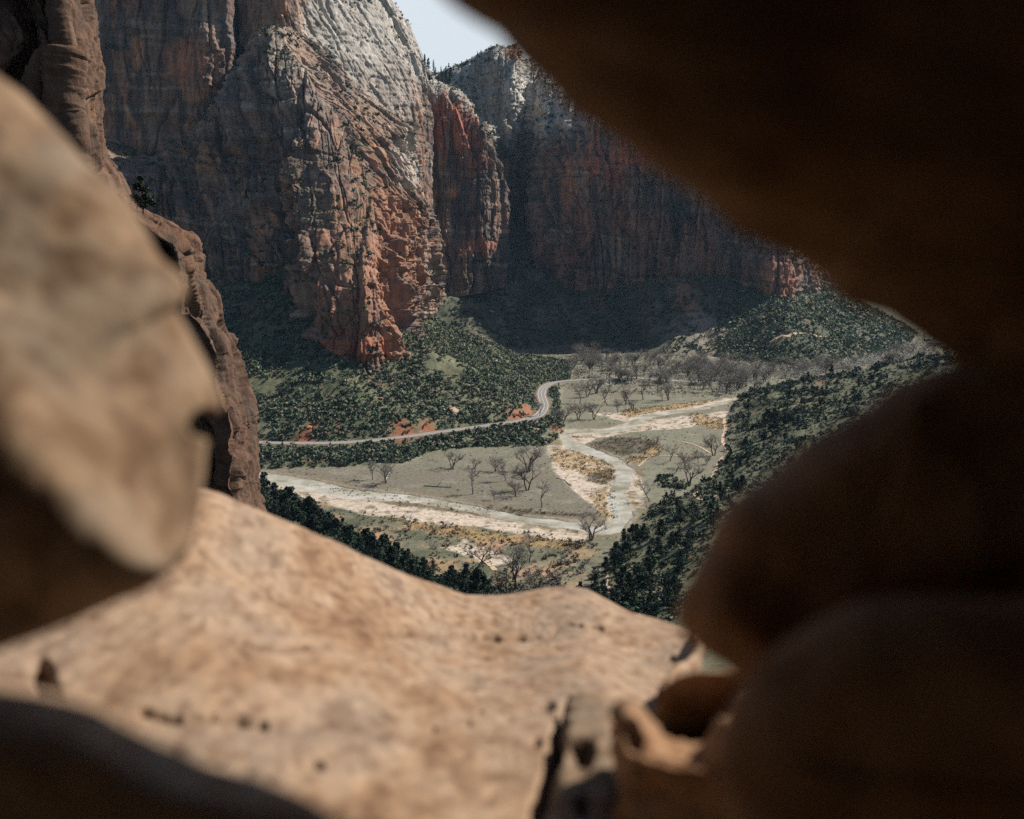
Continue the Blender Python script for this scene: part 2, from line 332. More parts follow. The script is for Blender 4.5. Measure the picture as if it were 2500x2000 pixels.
# ------------------------------------------------------------------ river, road, paths
def ribbon(line, half, dz=0.0, cross=1):
    p = np.asarray(line, float); t = np.gradient(p[:, :2], axis=0); t /= np.linalg.norm(t, axis=1)[:, None]+1e-9
    n = np.stack([-t[:, 1], t[:, 0]], -1); half = np.broadcast_to(half, (len(p),))
    a = p.copy(); b = p.copy(); a[:, :2] += n*half[:, None]; b[:, :2] -= n*half[:, None]; a[:, 2] += dz; b[:, 2] += dz
    return np.stack([a, b], 1), quads(len(p), 2)
def build_river():
    m, nt, b, N, L = nodes('milky_river_water')
    tc = N('ShaderNodeTexCoord'); nz = N('ShaderNodeTexNoise'); nz.inputs['Scale'].default_value = .03; nz.inputs['Detail'].default_value = 9; nz.inputs['Roughness'].default_value = .7
    L(tc.outputs['Object'], nz.inputs['Vector'])
    cr = N('ShaderNodeValToRGB'); e = cr.color_ramp.elements
    e[0].position = .38; e[0].color = (.20, .185, .12, 1); e[1].position = .62; e[1].color = (.47, .455, .41, 1)
    L(nz.outputs['Fac'], cr.inputs[0]); L(cr.outputs[0], b.inputs['Base Color'])
    b.inputs['Roughness'].default_value = .32; b.inputs['Specular IOR Level'].default_value = .5
    n2 = N('ShaderNodeTexNoise'); n2.inputs['Scale'].default_value = .9; n2.inputs['Detail'].default_value = 6
    L(tc.outputs['Object'], n2.inputs['Vector']); bp = N('ShaderNodeBump'); bp.inputs['Strength'].default_value = .6; bp.inputs['Distance'].default_value = .35
    L(n2.outputs['Fac'], bp.inputs['Height']); L(bp.outputs[0], b.inputs['Normal'])
    k = len(RA); W = np.linspace(-.35, 1.35, 10)
    V = RA[:, None]*(1-W)[None, :, None]+RB[:, None]*W[None, :, None]
    V = np.concatenate([V, np.full(V.shape[:2]+(1,), WZ)], -1)
    tag(link('river', mesh('river', V, quads(k, 10), m)), 'pale milky river winding through the valley floor', None, None, 'structure')
build_river()
M_asph = mat_plain('worn_asphalt', (.17, .172, .18), var=.25, scale=.4)
M_white = mat_plain('white_road_paint', (.62, .62, .60), var=.15); M_yel = mat_plain('yellow_road_paint', (.55, .40, .16), var=.15)
def build_road():
    V, F = ribbon(road, 5.0, .12)
    o = tag(link('road', mesh('road', V, F, M_asph)), 'two lane asphalt road curving round the foot of the hill', None, None, 'structure')
    for nm, off, mt in (('edge_line', 4.3, M_white), ('edge_line', -4.3, M_white), ('centre_line', 0, M_yel)):
        t = np.gradient(road[:, :2], axis=0); t /= np.linalg.norm(t, axis=1)[:, None]; ln = road.copy(); ln[:, 0] -= t[:, 1]*off; ln[:, 1] += t[:, 0]*off
        V, F = ribbon(ln, .16 if off else .22, .14); link(nm, mesh(nm, V, F, mt), o)
    V, F = ribbon(road, 6.6, -.02)
    tag(link('road_shoulder', mesh('road_shoulder', V, F, mat_plain('red_verge', (.21, .12, .08), var=.4, scale=.3))), 'reddish dirt shoulder along the asphalt road', None, None, 'structure')
    M_path = mat_plain('sandy_trail', (.40, .29, .20), var=.25, scale=.5)
    def path(pts, half, label):
        w = np.array([hit(*q) for q in pts]); w = smooth_line(w, 8)
        w[:, 0] += rng.normal(0, half*.25, len(w)); w[:, 2] = terrain(w[:, 0], w[:, 1])
        K = 5; W = np.linspace(-1, 1, K); t = np.gradient(w[:, :2], axis=0); t /= np.linalg.norm(t, axis=1)[:, None]+1e-9
        hw = half*(1+.35*perlin(np.arange(len(w))*.4, half*7.1))
        x = w[:, None, 0]-t[:, None, 1]*W*hw[:, None]; y = w[:, None, 1]+t[:, None, 0]*W*hw[:, None]
        z = terrain(x, y)+.3
        tag(link('path', mesh('path', np.stack([x, y, z], -1), quads(len(w), K), M_path)), label, None, None, 'structure')
    path([(1524, 882), (1527, 905), (1522, 925), (1530, 945), (1538, 958)], 1.7, 'sandy trail on the slope beside the upper river')
    path([(1522, 962), (1514, 975), (1500, 1000), (1490, 1012)], 1.5, 'sandy trail descending toward the lower river bend')
    path([(1470, 1030), (1466, 1044), (1480, 1052), (1505, 1046), (1540, 1026)], 1.9, 'pale trail switchback among dark junipers')
    path([(1344, 983), (1370, 962), (1395, 960), (1460, 962)], .9, 'thin footpath crossing the grassy flat right of the river')
    path([(1436, 930), (1470, 940), (1495, 955)], 1.0, 'short sandy footpath above the grassy flat')
    path([(1010, 1172), (1024, 1184), (1042, 1202)], 1.6, 'short sandy track in the brush below the river')
    path([(1612, 742), (1620, 722), (1640, 711), (1668, 706), (1720, 708), (1745, 712)], 2.6, 'pale dirt road looping over the far bench')
    path([(1278, 1205), (1276, 1225), (1280, 1245)], 1.1, 'red dirt track between junipers on the near slope')
build_road()
# ------------------------------------------------------------------ patches: control nets filled with a smooth displaced surface
def herm(C, u, n):
    """resample control rows C (k,...) with parameters u at n even steps"""
    C = np.asarray(C, float); k = len(C); q = np.linspace(u[0], u[-1], n)
    i = np.clip(np.searchsorted(u, q, side='right')-1, 0, k-2)
    du = np.diff(u); sl = np.diff(C, axis=0)/du.reshape(-1, *([1]*(C.ndim-1)))
    m = np.concatenate([sl[:1], (sl[:-1]*du[1:].reshape(-1, *([1]*(C.ndim-1)))+sl[1:]*du[:-1].reshape(-1, *([1]*(C.ndim-1))))/(du[1:]+du[:-1]).reshape(-1, *([1]*(C.ndim-1))), sl[-1:]])
    h = du[i]; t = (q-u[i])/h; sh = (-1,)+(1,)*(C.ndim-1); t = t.reshape(sh); h = h.reshape(sh)
    return (2*t**3-3*t**2+1)*C[i]+(t**3-2*t**2+t)*h*m[i]+(-2*t**3+3*t**2)*C[i+1]+(t**3-t**2)*h*m[i+1]
def patch(net, ns, nt):
    net = np.asarray(net, float)                                   # (columns, rows, 3)
    u = np.concatenate([[0], np.cumsum(np.linalg.norm(np.diff(net, axis=0), axis=2).mean(1)+1e-6)])
    v = np.concatenate([[0], np.cumsum(np.linalg.norm(np.diff(net, axis=1), axis=2).mean(0)+1e-6)])
    S = herm(net, u, ns); S = herm(S.transpose(1, 0, 2), v, nt)    # (rows, columns, 3)
    return S, np.linspace(0, u[-1], ns)[None, :]+np.zeros((nt, 1)), np.linspace(0, v[-1], nt)[:, None]+np.zeros((1, ns))
def normals(S):
    n = np.cross(np.gradient(S, axis=1), np.gradient(S, axis=0)); return n/(np.linalg.norm(n, axis=2)[..., None]+1e-12)
def blur(a, k):
    for ax in (0, 1):
        p = np.pad(a, [(k, k) if i == ax else (0, 0) for i in range(a.ndim)], mode='edge'); c = np.cumsum(p, axis=ax)
        c = np.concatenate([np.zeros_like(np.take(c, [0], ax)), c], ax)
        a = (np.take(c, np.arange(2*k+1, c.shape[ax]), ax)-np.take(c, np.arange(0, c.shape[ax]-2*k-1), ax))/(2*k+1)
    return a
SHRUBS = []                                                        # places on ledges where brush grows
def cliff_disp(S, s, z, k=1.0, blocky=1.0, seed=0.0, base_w=0.0, N=None, cs=1.0):
    s = s/cs; z = z/cs
    if N is not None:
        w = N[..., 0]**2/(N[..., 0]**2+N[..., 1]**2+1e-6); w = sst(.35, .65, blur(w, 4))
        a, f = cliff_disp(S, S[..., 0]+.22*S[..., 1], z, k, blocky, seed, base_w, None, cs)
        b, g = cliff_disp(S, S[..., 1]-.2*S[..., 0]+500, z, k, blocky, seed+.5, base_w, None, cs)
        return a*(1-w)+b*w, {q: np.where(w > .5, g[q], f[q]) for q in f}
    X, Y, Zz = S[..., 0], S[..., 1], S[..., 2]
    wz = z+fbm(X/160, Y/160, seed+1, 3)*16+s*.03
    big = fbm(X/190, Y/190, Zz/260+seed, 5)*22
    e1, r1, q1, t1 = cells(s/46+fbm(s/60, z/110, seed, 3)*.35, wz/230+seed*3.7, 1)
    e2, r2, q2, t2 = cells(s/18+fbm(s/25, z/60, seed+4, 3)*.25, wz/58+seed*1.7, 2)
    e3, r3, q3, t3 = cells(s/6.5+fbm(s/9, z/14, seed+6, 2)*.2, wz/13+seed, 3)
    lay = np.floor(wz/15+perlin(s/70, wz/50, seed)*.5).astype(int)
    st = _rt[lay & 255, 2]-.5; lay2 = np.floor(wz/4.6+perlin(s/30, wz/20, seed+2)*.5).astype(int); st2 = _rt[(lay2*7) & 255, 1]-.5
    d = big+blocky*(r1-.5)*24*sst(.0, .06, e1)-(1-sst(0, .05, e1))*5*blocky+(r2-.5)*9*blocky-(1-sst(0, .07, e2))*2.2*blocky+(r3-.5)*3.2*blocky-(1-sst(0, .1, e3))*.8
    crk = np.abs(perlin(s/38+fbm(s/50, z/70, seed+7, 3)*.35, z/330, seed+8)); crk2 = np.abs(perlin(s/13+fbm(s/20, z/30, seed+9, 3)*.35, z/120, seed+3))
    d = d-(1-sst(.0, .05, crk))*13*sst(-.3, .1, perlin(s/90, z/110, seed+4))-(1-sst(0, .06, crk2))*4.5
    d = d+(t1*17+t2*8+t3*3.2)*blocky+st*9*blocky+st2*3.2*blocky
    e4, r4, _, t4 = cells(s/27+fbm(s/60, z/60, seed+11, 2)*.2, wz/50+seed*.7, 4)
    d = d+base_w*(np.where(z < 10, 1., 1-sst(10, 60, z))*((r4-.5)*15+t4*6-(1-sst(0, .06, e4))*4-7*(1-sst(3, 9, np.abs(wz+98)))))+fbm(X/13, Y/13, Zz/13, 4)*3.2
    return d*k, dict(r1=r1, q1=q1, r2=r2, q2=q2, r3=r3, e1=e1, e2=e2, wz=wz, lay=st, lay2=st2)
def cliff(name, cols, label, ns, nt, colour, k=1.0, blocky=1.0, seed=0.0, cap=260, capdz=-10, rough_cap=.35, mat=None, steps=None, green=.5, base=40.0, shr=1.0, base_w=0.0, tri=False, cs=1.0):
    """cols: bottom-to-top lists of (px, py, distance)"""
    net = []
    for c in cols:
        w = [P(*q) for q in c]
        w[0] = w[0]+A(0, 0, -base)
        t = w[-1]; w.append(t+A(0, cap*.35, capdz*.3)); w.append(t+A(0, cap, capdz)); net.append(w)
    S, s, v = patch(net, ns, nt)
    N = normals(blur(S, 6)); N[..., :] = N
    if (N[..., 1].mean() > 0): N = -N
    capm = sst(.55, .9, N[..., 2])
    d, f = cliff_disp(S, s, S[..., 2], k, blocky, seed, base_w, N if tri else None, cs)
    Nh = N.copy(); Nh[..., 2] *= .35
    V = S+Nh*(d*(1-capm*(1-rough_cap)))[..., None]
    V[..., 2] += capm*fbm(S[..., 0]/40, S[..., 1]/40, seed, 4)*10*k
    n2 = normals(V); n2 = np.where((n2*N).sum(-1, keepdims=True) < 0, -n2, n2)
    c = colour(V, s, f, n2, capm, d)
    # brush on the flatter ledges
    nb = blur(n2, 1)[..., 2]
    veg = sst(.36, .7, nb)*sst(-.35, .15, fbm(V[..., 0]/60, V[..., 1]/60, V[..., 2]/60+3, 3))*green
    c = mixc(c, (.075, .075, .045), veg*.75)
    o = link(name, mesh(name, V, quads(nt, ns), mat or M_cliff, c)); tag(o, label, None, None, 'structure')
    px, py = proj(V[..., 0], V[..., 1], V[..., 2])
    ok = (px > -60) & (px < 2200) & (py > -80) & (py < 1100)
    area = np.linalg.norm(np.cross(np.gradient(V, axis=1), np.gradient(V, axis=0)), axis=2)
    pr = np.where(ok, veg*area, 0).ravel()*.034*shr
    sel = rng.random(pr.size) < pr
    SHRUBS.append(V.reshape(-1, 3)[sel])
    return V
def zion(hi, pale_at, varn=.6, red=.0, patches=(), seed=0.0, paleness=1.0, px0=None):
    """weathered sandstone: red below, cream above a height, dark streaks of desert varnish"""
    def f(V, s, q, n, cap, d):
        X, Y, z = V[..., 0], V[..., 1], V[..., 2]
        c = np.zeros(V.shape); c[:] = (.19, .118, .088)
        c = mixc(c, (.33, .16, .09), sst(.35, .85, q['r2'])*.8); c = mixc(c, (.12, .08, .064), sst(.45, .9, q['r1'])*.6)
        c = mixc(c, (.30, .235, .19), sst(.02, .4, fbm(X/70, Y/70, z/90+seed, 4))*.55)
        c = mixc(c, (.36, .29, .23), sst(.1, .5, q['lay2'])*.45)
        pz = sst(pale_at-45, pale_at+55, z+fbm(X/90, Y/90, z/120+seed+2, 4)*110)*paleness
        if px0: pz = pz*sst(px0-40, px0+40, proj(X, Y, z)[0]+fbm(z/60, Y/60, seed, 3)*60)
        pale = np.zeros(V.shape); pale[:] = (.33, .30, .265); pale = mixc(pale, (.385, .36, .33), sst(.3, .8, q['r2'])); pale = mixc(pale, (.33, .22, .15), sst(.15, .5, fbm(X/45, Y/45, z/130+seed+5, 4))*.6)
        c = mixc(c, pale, pz)
        stk = fbm(s/16+seed, z/85, 2.5+seed, 5)+.18*fbm(s/4, z/40, seed+3, 3)+.22*fbm(X/60, Y/60, q['wz']/9, 3)
        c = mixc(c, (.037, .041, .050), sst(-.16, .22, stk)*varn*(1-.55*pz)*(1-cap))
        for (a, b, r1, r2, colr, w) in patches:
            px, py = proj(X, Y, z); jit = fbm(s/14, z/26, seed+9, 4)
            m = 1-sst(.55, 1.1, np.hypot((px-a)/r1, (py-b)/r2)+jit*.55)
            c = mixc(c, colr, m*w*np.clip(1.1-sst(.1, .45, stk)*.8, 0, 1))
        return c
    return f
RED = (.40, .135, .075); ORG = (.42, .205, .12)
# buttress with its foot on the green hill
cliff('cliff_buttress', [
  [(120, 730, 1230), (150, 560, 1260), (170, 420, 1330), (180, 300, 1440)],
  [(420, 735, 1230), (400, 600, 1250), (360, 470, 1330), (330, 330, 1445)],
  [(560, 720, 1210), (560, 560, 1240), (510, 400, 1340), (450, 215, 1460)],
  [(610, 740, 1190), (620, 580, 1220), (570, 380, 1330), (505, 130, 1480)],
  [(645, 752, 1085), (650, 600, 1140), (625, 360, 1310), (545, 70, 1500)],
  [(735, 775, 1060), (730, 600, 1125), (690, 340, 1310), (590, 60, 1510)],
  [(828, 750, 1090), (815, 580, 1160), (750, 330, 1330), (655, 110, 1520)],
  [(872, 670, 1240), (852, 540, 1275), (800, 340, 1380), (725, 185, 1530)],
  [(908, 600, 1370), (896, 490, 1400), (868, 380, 1460), (825, 262, 1560)],
  [(912, 585, 1560), (898, 490, 1620), (870, 380, 1680), (832, 258, 1740)]],
  'rugged reddish buttress whose lit right side faces the green hill', 900, 720,
  zion(0, 150, .62, patches=[(560, 470, 28, 34, ORG, .9), (770, 560, 130, 190, (.33, .155, .095), .65), (740, 735, 110, 40, (.36, .13, .075), .9), (880, 330, 60, 90, (.47, .43, .38), .6), (600, 665, 10, 40, ORG, .8), (500, 690, 90, 18, (.27, .10, .07), .8)], seed=1.0, paleness=.25),
  k=1.0, seed=1.0, cap=120, capdz=20, base_w=1.0, tri=True)
cliff('cliff_wall', [
  [(100, 340, 1510), (100, 60, 1530), (100, -230, 1590)],
  [(300, 340, 1510), (300, 60, 1530), (300, -230, 1590)],
  [(440, 310, 1515), (442, 40, 1530), (442, -230, 1590)],
  [(470, 290, 1540), (473, 40, 1550), (470, -230, 1610)],
  [(482, 260, 1640), (484, 40, 1650), (482, -230, 1690)],
  [(515, 210, 1600), (512, 0, 1620), (512, -230, 1670)],
  [(600, 170, 1570), (590, -20, 1600), (585, -220, 1690)],
  [(660, 200, 1570), (640, 20, 1640), (625, -190, 1760)],
  [(740, 260, 1590), (715, 90, 1680), (690, -140, 1830)],
  [(820, 320, 1640), (790, 160, 1720), (765, -75, 1880)],
  [(880, 340, 1720), (862, 190, 1780), (835, 22, 1930)],
  [(903, 330, 1830), (893, 230, 1870), (884, 126, 1990)],
  [(905, 320, 2000), (896, 230, 2030), (887, 132, 2150)]],
  'tall cliff wall at upper left ending in a pale dome against the sky', 760, 560,
  zion(0, 245, .66, patches=[(390, 130, 55, 52, (.38, .17, .10), 1.0), (420, 195, 35, 30, ORG, .7), (290, 110, 16, 45, ORG, .8), (560, 30, 60, 60, (.36, .22, .15), .7), (760, 70, 110, 120, (.36, .335, .30), .7), (820, 200, 70, 90, (.33, .29, .26), .7), (240, 20, 8, 60, ORG, .7)], seed=2.0, px0=640),
  k=.55, blocky=.8, seed=2.0, cap=300, green=.5, shr=.9, base=200, tri=True)
cliff('cliff_red_wall', [
  [(780, 620, 1900), (800, 400, 1960), (815, 165, 2030)],
  [(870, 600, 1930), (872, 400, 1990), (870, 166, 2040)],
  [(940, 585, 1950), (936, 400, 2010), (930, 180, 2050)],
  [(1000, 575, 1960), (992, 400, 2020), (985, 212, 2050)],
  [(1042, 565, 1990), (1036, 420, 2050), (1020, 275, 2070)],
  [(1062, 565, 2130), (1050, 430, 2160), (1036, 330, 2180)]],
  'dark red cliff with a rounded pale top between buttress and far wall', 420, 420,
  zion(0, 215, .72, patches=[(935, 265, 75, 75, (.25, .085, .055), .95), (985, 330, 45, 60, (.25, .095, .065), .7), (870, 275, 40, 22, (.34, .12, .07), .8), (1000, 518, 52, 20, (.30, .13, .09), .9), (955, 400, 14, 20, ORG, .8)], seed=3.0),
  k=.95, blocky=.85, seed=3.0, cap=260, capdz=30, shr=1.4, cs=1.3)
cliff('cliff_far_wall', [
  [(850, 600, 2350), (848, 430, 2400), (848, 300, 2440), (850, 160, 2600)],
  [(940, 575, 2330), (938, 430, 2390), (938, 300, 2430), (940, 150, 2600)],
  [(1000, 570, 2310), (998, 430, 2370), (998, 300, 2410), (1000, 124, 2580)],
  [(1055, 575, 2260), (1053, 430, 2330), (1053, 290, 2370), (1055, 100, 2480)],
  [(1085, 580, 2290), (1083, 430, 2360), (1083, 290, 2400), (1085, 97, 2490)],
  [(1108, 585, 2330), (1106, 430, 2420), (1106, 340, 2460), (1108, 128, 2640)],
  [(1165, 588, 2140), (1163, 430, 2210), (1163, 325, 2245), (1170, 126, 2700)],
  [(1240, 588, 2090), (1238, 430, 2150), (1238, 285, 2185), (1245, 150, 2700)],
  [(1310, 590, 2085), (1308, 430, 2140), (1308, 290, 2175), (1315, 90, 2680)],
  [(1400, 595, 2050), (1398, 430, 2100), (1398, 300, 2135), (1405, 45, 2560)],
  [(1480, 600, 2010), (1478, 430, 2060), (1478, 260, 2095), (1485, 20, 2430)],
  [(1560, 612, 1965), (1558, 430, 2010), (1558, 250, 2045), (1565, 10, 2330)],
  [(1655, 640, 1905), (1653, 430, 1950), (1653, 280, 1985), (1660, 60, 2220)],
  [(1690, 640, 1990), (1688, 430, 2050), (1688, 300, 2085), (1695, 60, 2300)],
  [(1735, 625, 2230), (1733, 430, 2260), (1733, 330, 2295), (1740, 120, 2500)],
  [(1790, 640, 2450), (1788, 430, 2500), (1788, 350, 2535), (1795, 200, 2800)]],
  'long far canyon wall, shaded, with pale slopes above red bands', 980, 600,
  zion(0, 205, .72, patches=[(1330, 320, 80, 45, RED, .9), (1250, 330, 22, 60, RED, .8), (1290, 370, 25, 40, RED, .75), (1195, 400, 18, 60, ORG, .6), (1640, 590, 50, 50, (.36, .16, .10), .7), (1085, 110, 25, 20, (.36, .16, .10), .8), (1180, 545, 50, 20, (.33, .15, .10), .5), (1180, 200, 110, 90, (.46, .43, .39), .9), (1230, 480, 30, 70, (.30, .15, .10), .8), (1360, 480, 40, 60, (.28, .15, .105), .7), (1480, 520, 30, 60, (.30, .155, .105), .8), (1130, 470, 22, 60, (.27, .14, .10), .7), (1420, 350, 60, 40, (.34, .15, .10), .8)], seed=4.0),
  k=1.35, blocky=1.0, seed=4.0, cap=420, capdz=60, shr=1.5, cs=1.5)
cliff('cliff_distant_wall', [
  [(1640, 610, 3300), (1640, 500, 3350), (1640, 250, 3500)],
  [(1800, 625, 3500), (1800, 500, 3550), (1800, 260, 3800)],
  [(1950, 625, 3900), (1950, 500, 4000), (1950, 300, 4200)],
  [(2200, 620, 4600), (2200, 520, 4700), (2200, 350, 4900)],
  [(2700, 610, 5600), (2700, 540, 5700), (2700, 400, 5900)]],
  'most distant canyon wall, bluish in the haze at far right', 300, 160, zion(0, 400, .6, seed=6.0), k=1.0, seed=6.0, cap=900, capdz=60)
# ------------------------------------------------------------------ near cliff at left, in focus
def near_cliff():
    sil = [(150, -260), (158, -120), (166, 0), (176, 90), (191, 180), (196, 235), (200, 290), (207, 325), (240, 375), (262, 425), (285, 447), (345, 472), (395, 500), (412, 520), (418, 590), (434, 632), (440, 662), (452, 700), (472, 735), (486, 800), (500, 850), (508, 900), (514, 960), (522, 1030), (531, 1090), (545, 1200), (560, 1500)]
    cols = []
    for off, dd in ((26, 34), (6, 16), (0, 4), (-22, 0), (-46, -3.4), (-58, 2.2), (-104, -2.6), (-120, 3.5), (-190, -3), (-215, 3), (-420, -5), (-700, -8)):
        c = []
        for i, (x, y) in enumerate(sil):
            sc = 1.0+.25*math.sin(i*1.7)
            x2 = x+off*(sc if off < 0 else .6)
            if off > 0: x2 = x-4
            lean = (y-500)*-.006
            c.append((x2, y, 92+dd+lean))
        cols.append(c)
    net = [[P(*q) for q in c][::-1] for c in cols][::-1]
    S, s, v = patch(net, 560, 900)
    N = normals(blur(S, 5));
    if N[..., 1].mean() > 0: N = -N
    X, Y, z = S[..., 0], S[..., 1], S[..., 2]
    wz = z+fbm(X/9, Y/9, 2, 3)*2.0+s*.12
    e1, r1, q1, t1 = cells(s/6.5+fbm(s/6, z/12, 1, 3)*.25, wz/19, 5)
    e2, r2, q2, t2 = cells(s/2.6+fbm(s/4, z/6, 4, 3)*.2, wz/7.5, 6)
    dg = s*.55+wz                                                 # slanting cross beds
    l1 = np.floor(wz/2.6+perlin(s/6, wz/5, 2)); st = _rt[(l1.astype(int)*5) & 255, 2]-.5
    l2 = np.floor(dg/.42+perlin(s/3, wz/3, 8)*.8); st2 = _rt[(l2.astype(int)*3) & 255, 1]-.5
    e3, r3, q3, t3 = cells(s/.7+fbm(s, z, 6, 2)*.5, dg/.9, 7)
    d = t1*1.1+t2*.75+t3*.2+(r3-.5)*.10+fbm(X/16, Y/16, z/22, 3)*.9+(r1-.5)*1.5*sst(0, .05, e1)-(1-sst(0, .03, e1))*.4+(r2-.5)*.8*sst(0, .04, e2)-(1-sst(0, .08, e2))*.2+st*.16+st2*.05+fbm(X/1.3, Y/1.3, z/1.3, 4)*.12
    edge = np.clip(s/s.max(), 0, 1)
    w = 1-.88*sst(.80, .93, edge)
    V = S+N*(d*w)[..., None]
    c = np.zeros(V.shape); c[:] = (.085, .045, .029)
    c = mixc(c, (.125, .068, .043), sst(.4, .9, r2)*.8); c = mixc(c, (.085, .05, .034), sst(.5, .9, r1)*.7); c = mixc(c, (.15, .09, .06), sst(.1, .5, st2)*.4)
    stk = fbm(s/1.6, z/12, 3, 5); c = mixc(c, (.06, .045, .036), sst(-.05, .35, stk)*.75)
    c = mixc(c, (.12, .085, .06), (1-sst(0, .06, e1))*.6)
    nt, ns = S.shape[:2]
    o = link('near_cliff', mesh('near_cliff', V, quads(nt, ns), M_nearcliff, c))
    tag(o, 'brown cracked sandstone cliff edge behind the blurred pale boulder', None, None, 'structure')
    return V
near_cliff()
# ------------------------------------------------------------------ foreground rocks round the opening
def mat_stone(name, cols, dark, scale, bump=.5, mott=.75, bd=.01, sy=1.0, fine=0.0):
    m, nt, b, N, L = nodes(name)
    tc = N('ShaderNodeTexCoord')
    n1 = N('ShaderNodeTexNoise'); n1.inputs['Scale'].default_value = scale; n1.inputs['Detail'].default_value = 6; n1.inputs['Roughness'].default_value = .6; n1.inputs['Distortion'].default_value = .15
    n2 = N('ShaderNodeTexNoise'); n2.inputs['Scale'].default_value = scale*4.5; n2.inputs['Detail'].default_value = 5; n2.inputs['Distortion'].default_value = .2
    mp = N('ShaderNodeMapping'); mp.inputs['Scale'].default_value = (1, sy, 1); L(tc.outputs['Object'], mp.inputs['Vector'])
    for q in (n1, n2): L(mp.outputs[0], q.inputs['Vector'])
    cr = N('ShaderNodeValToRGB'); e = cr.color_ramp.elements
    e[0].position = .30; e[0].color = (*cols[0], 1); e[1].position = .72; e[1].color = (*cols[-1], 1)
    for i, c in enumerate(cols[1:-1]):
        q = e.new(.30+.42*(i+1)/(len(cols)-1)); q.color = (*c, 1)
    L(n1.outputs['Fac'], cr.inputs[0])
    c2 = N('ShaderNodeValToRGB'); e = c2.color_ramp.elements; e[0].position = .34; e[0].color = (*dark, 1); e[1].position = .54; e[1].color = (1, 1, 1, 1)
    L(n2.outputs['Fac'], c2.inputs[0])
    mx = N('ShaderNodeMixRGB'); mx.blend_type = 'MULTIPLY'; mx.inputs[0].default_value = mott; L(cr.outputs[0], mx.inputs[1]); L(c2.outputs[0], mx.inputs[2])
    if fine:
        n4 = N('ShaderNodeTexNoise'); n4.inputs['Scale'].default_value = scale*9; n4.inputs['Detail'].default_value = 4; L(mp.outputs[0], n4.inputs['Vector'])
        c4 = N('ShaderNodeValToRGB'); e = c4.color_ramp.elements; e[0].position = .33; e[0].color = (.52, .42, .36, 1); e[1].position = .70; e[1].color = (1.45, 1.45, 1.42, 1); q = e.new(.46); q.color = (.95, .95, .95, 1); q = e.new(.58); q.color = (1.05, 1.03, 1.0, 1)
        L(n4.outputs['Fac'], c4.inputs[0]); m4 = N('ShaderNodeMixRGB'); m4.blend_type = 'MULTIPLY'; m4.inputs[0].default_value = fine; L(mx.outputs[0], m4.inputs[1]); L(c4.outputs[0], m4.inputs[2]); mx = m4
    L(mx.outputs[0], b.inputs['Base Color']); b.inputs['Roughness'].default_value = .92; b.inputs['Specular IOR Level'].default_value = .15
    n3 = N('ShaderNodeTexNoise'); n3.inputs['Scale'].default_value = scale*9; n3.inputs['Detail'].default_value = 8; L(tc.outputs['Object'], n3.inputs['Vector'])
    bp = N('ShaderNodeBump'); bp.inputs['Strength'].default_value = bump; bp.inputs['Distance'].default_value = bd
    L(n3.outputs['Fac'], bp.inputs['Height']); L(bp.outputs[0], b.inputs['Normal'])
    return m
M_ledge = mat_stone('pale_ledge_stone', [(.15, .084, .048), (.215, .135, .082), (.26, .18, .122), (.20, .145, .104), (.285, .208, .146)], (.5, .38, .31), 5.2, .6, .5, .01, .42, .5)
M_bould = mat_stone('pale_boulder_stone', [(.115, .076, .046), (.19, .125, .077), (.15, .115, .084), (.235, .178, .127)], (.48, .40, .33), 6.2, .4, .8, .01, 1.0, .4)
M_lip = mat_stone('orange_lip_stone', [(.19, .105, .055), (.30, .175, .095), (.23, .145, .09), (.35, .22, .13)], (.45, .35, .27), 4.0, .5)
M_dark = mat_stone('brown_arch_stone', [(.10, .066, .042), (.20, .122, .065), (.14, .094, .062), (.23, .145, .085)], (.5, .4, .3), 3.0, .5)
def add_patch(mb, net, ns, nt, disp=None, world=False):
    n = net if world else [[P(*q) for q in c] for c in net]
    S, s, v = patch(n, ns, nt); N = normals(blur(S, 2))
    if disp is not None: S = S+N*disp(S, s, v)[..., None]
    mb.add(S.reshape(-1, 3), quads(nt, ns)); return S
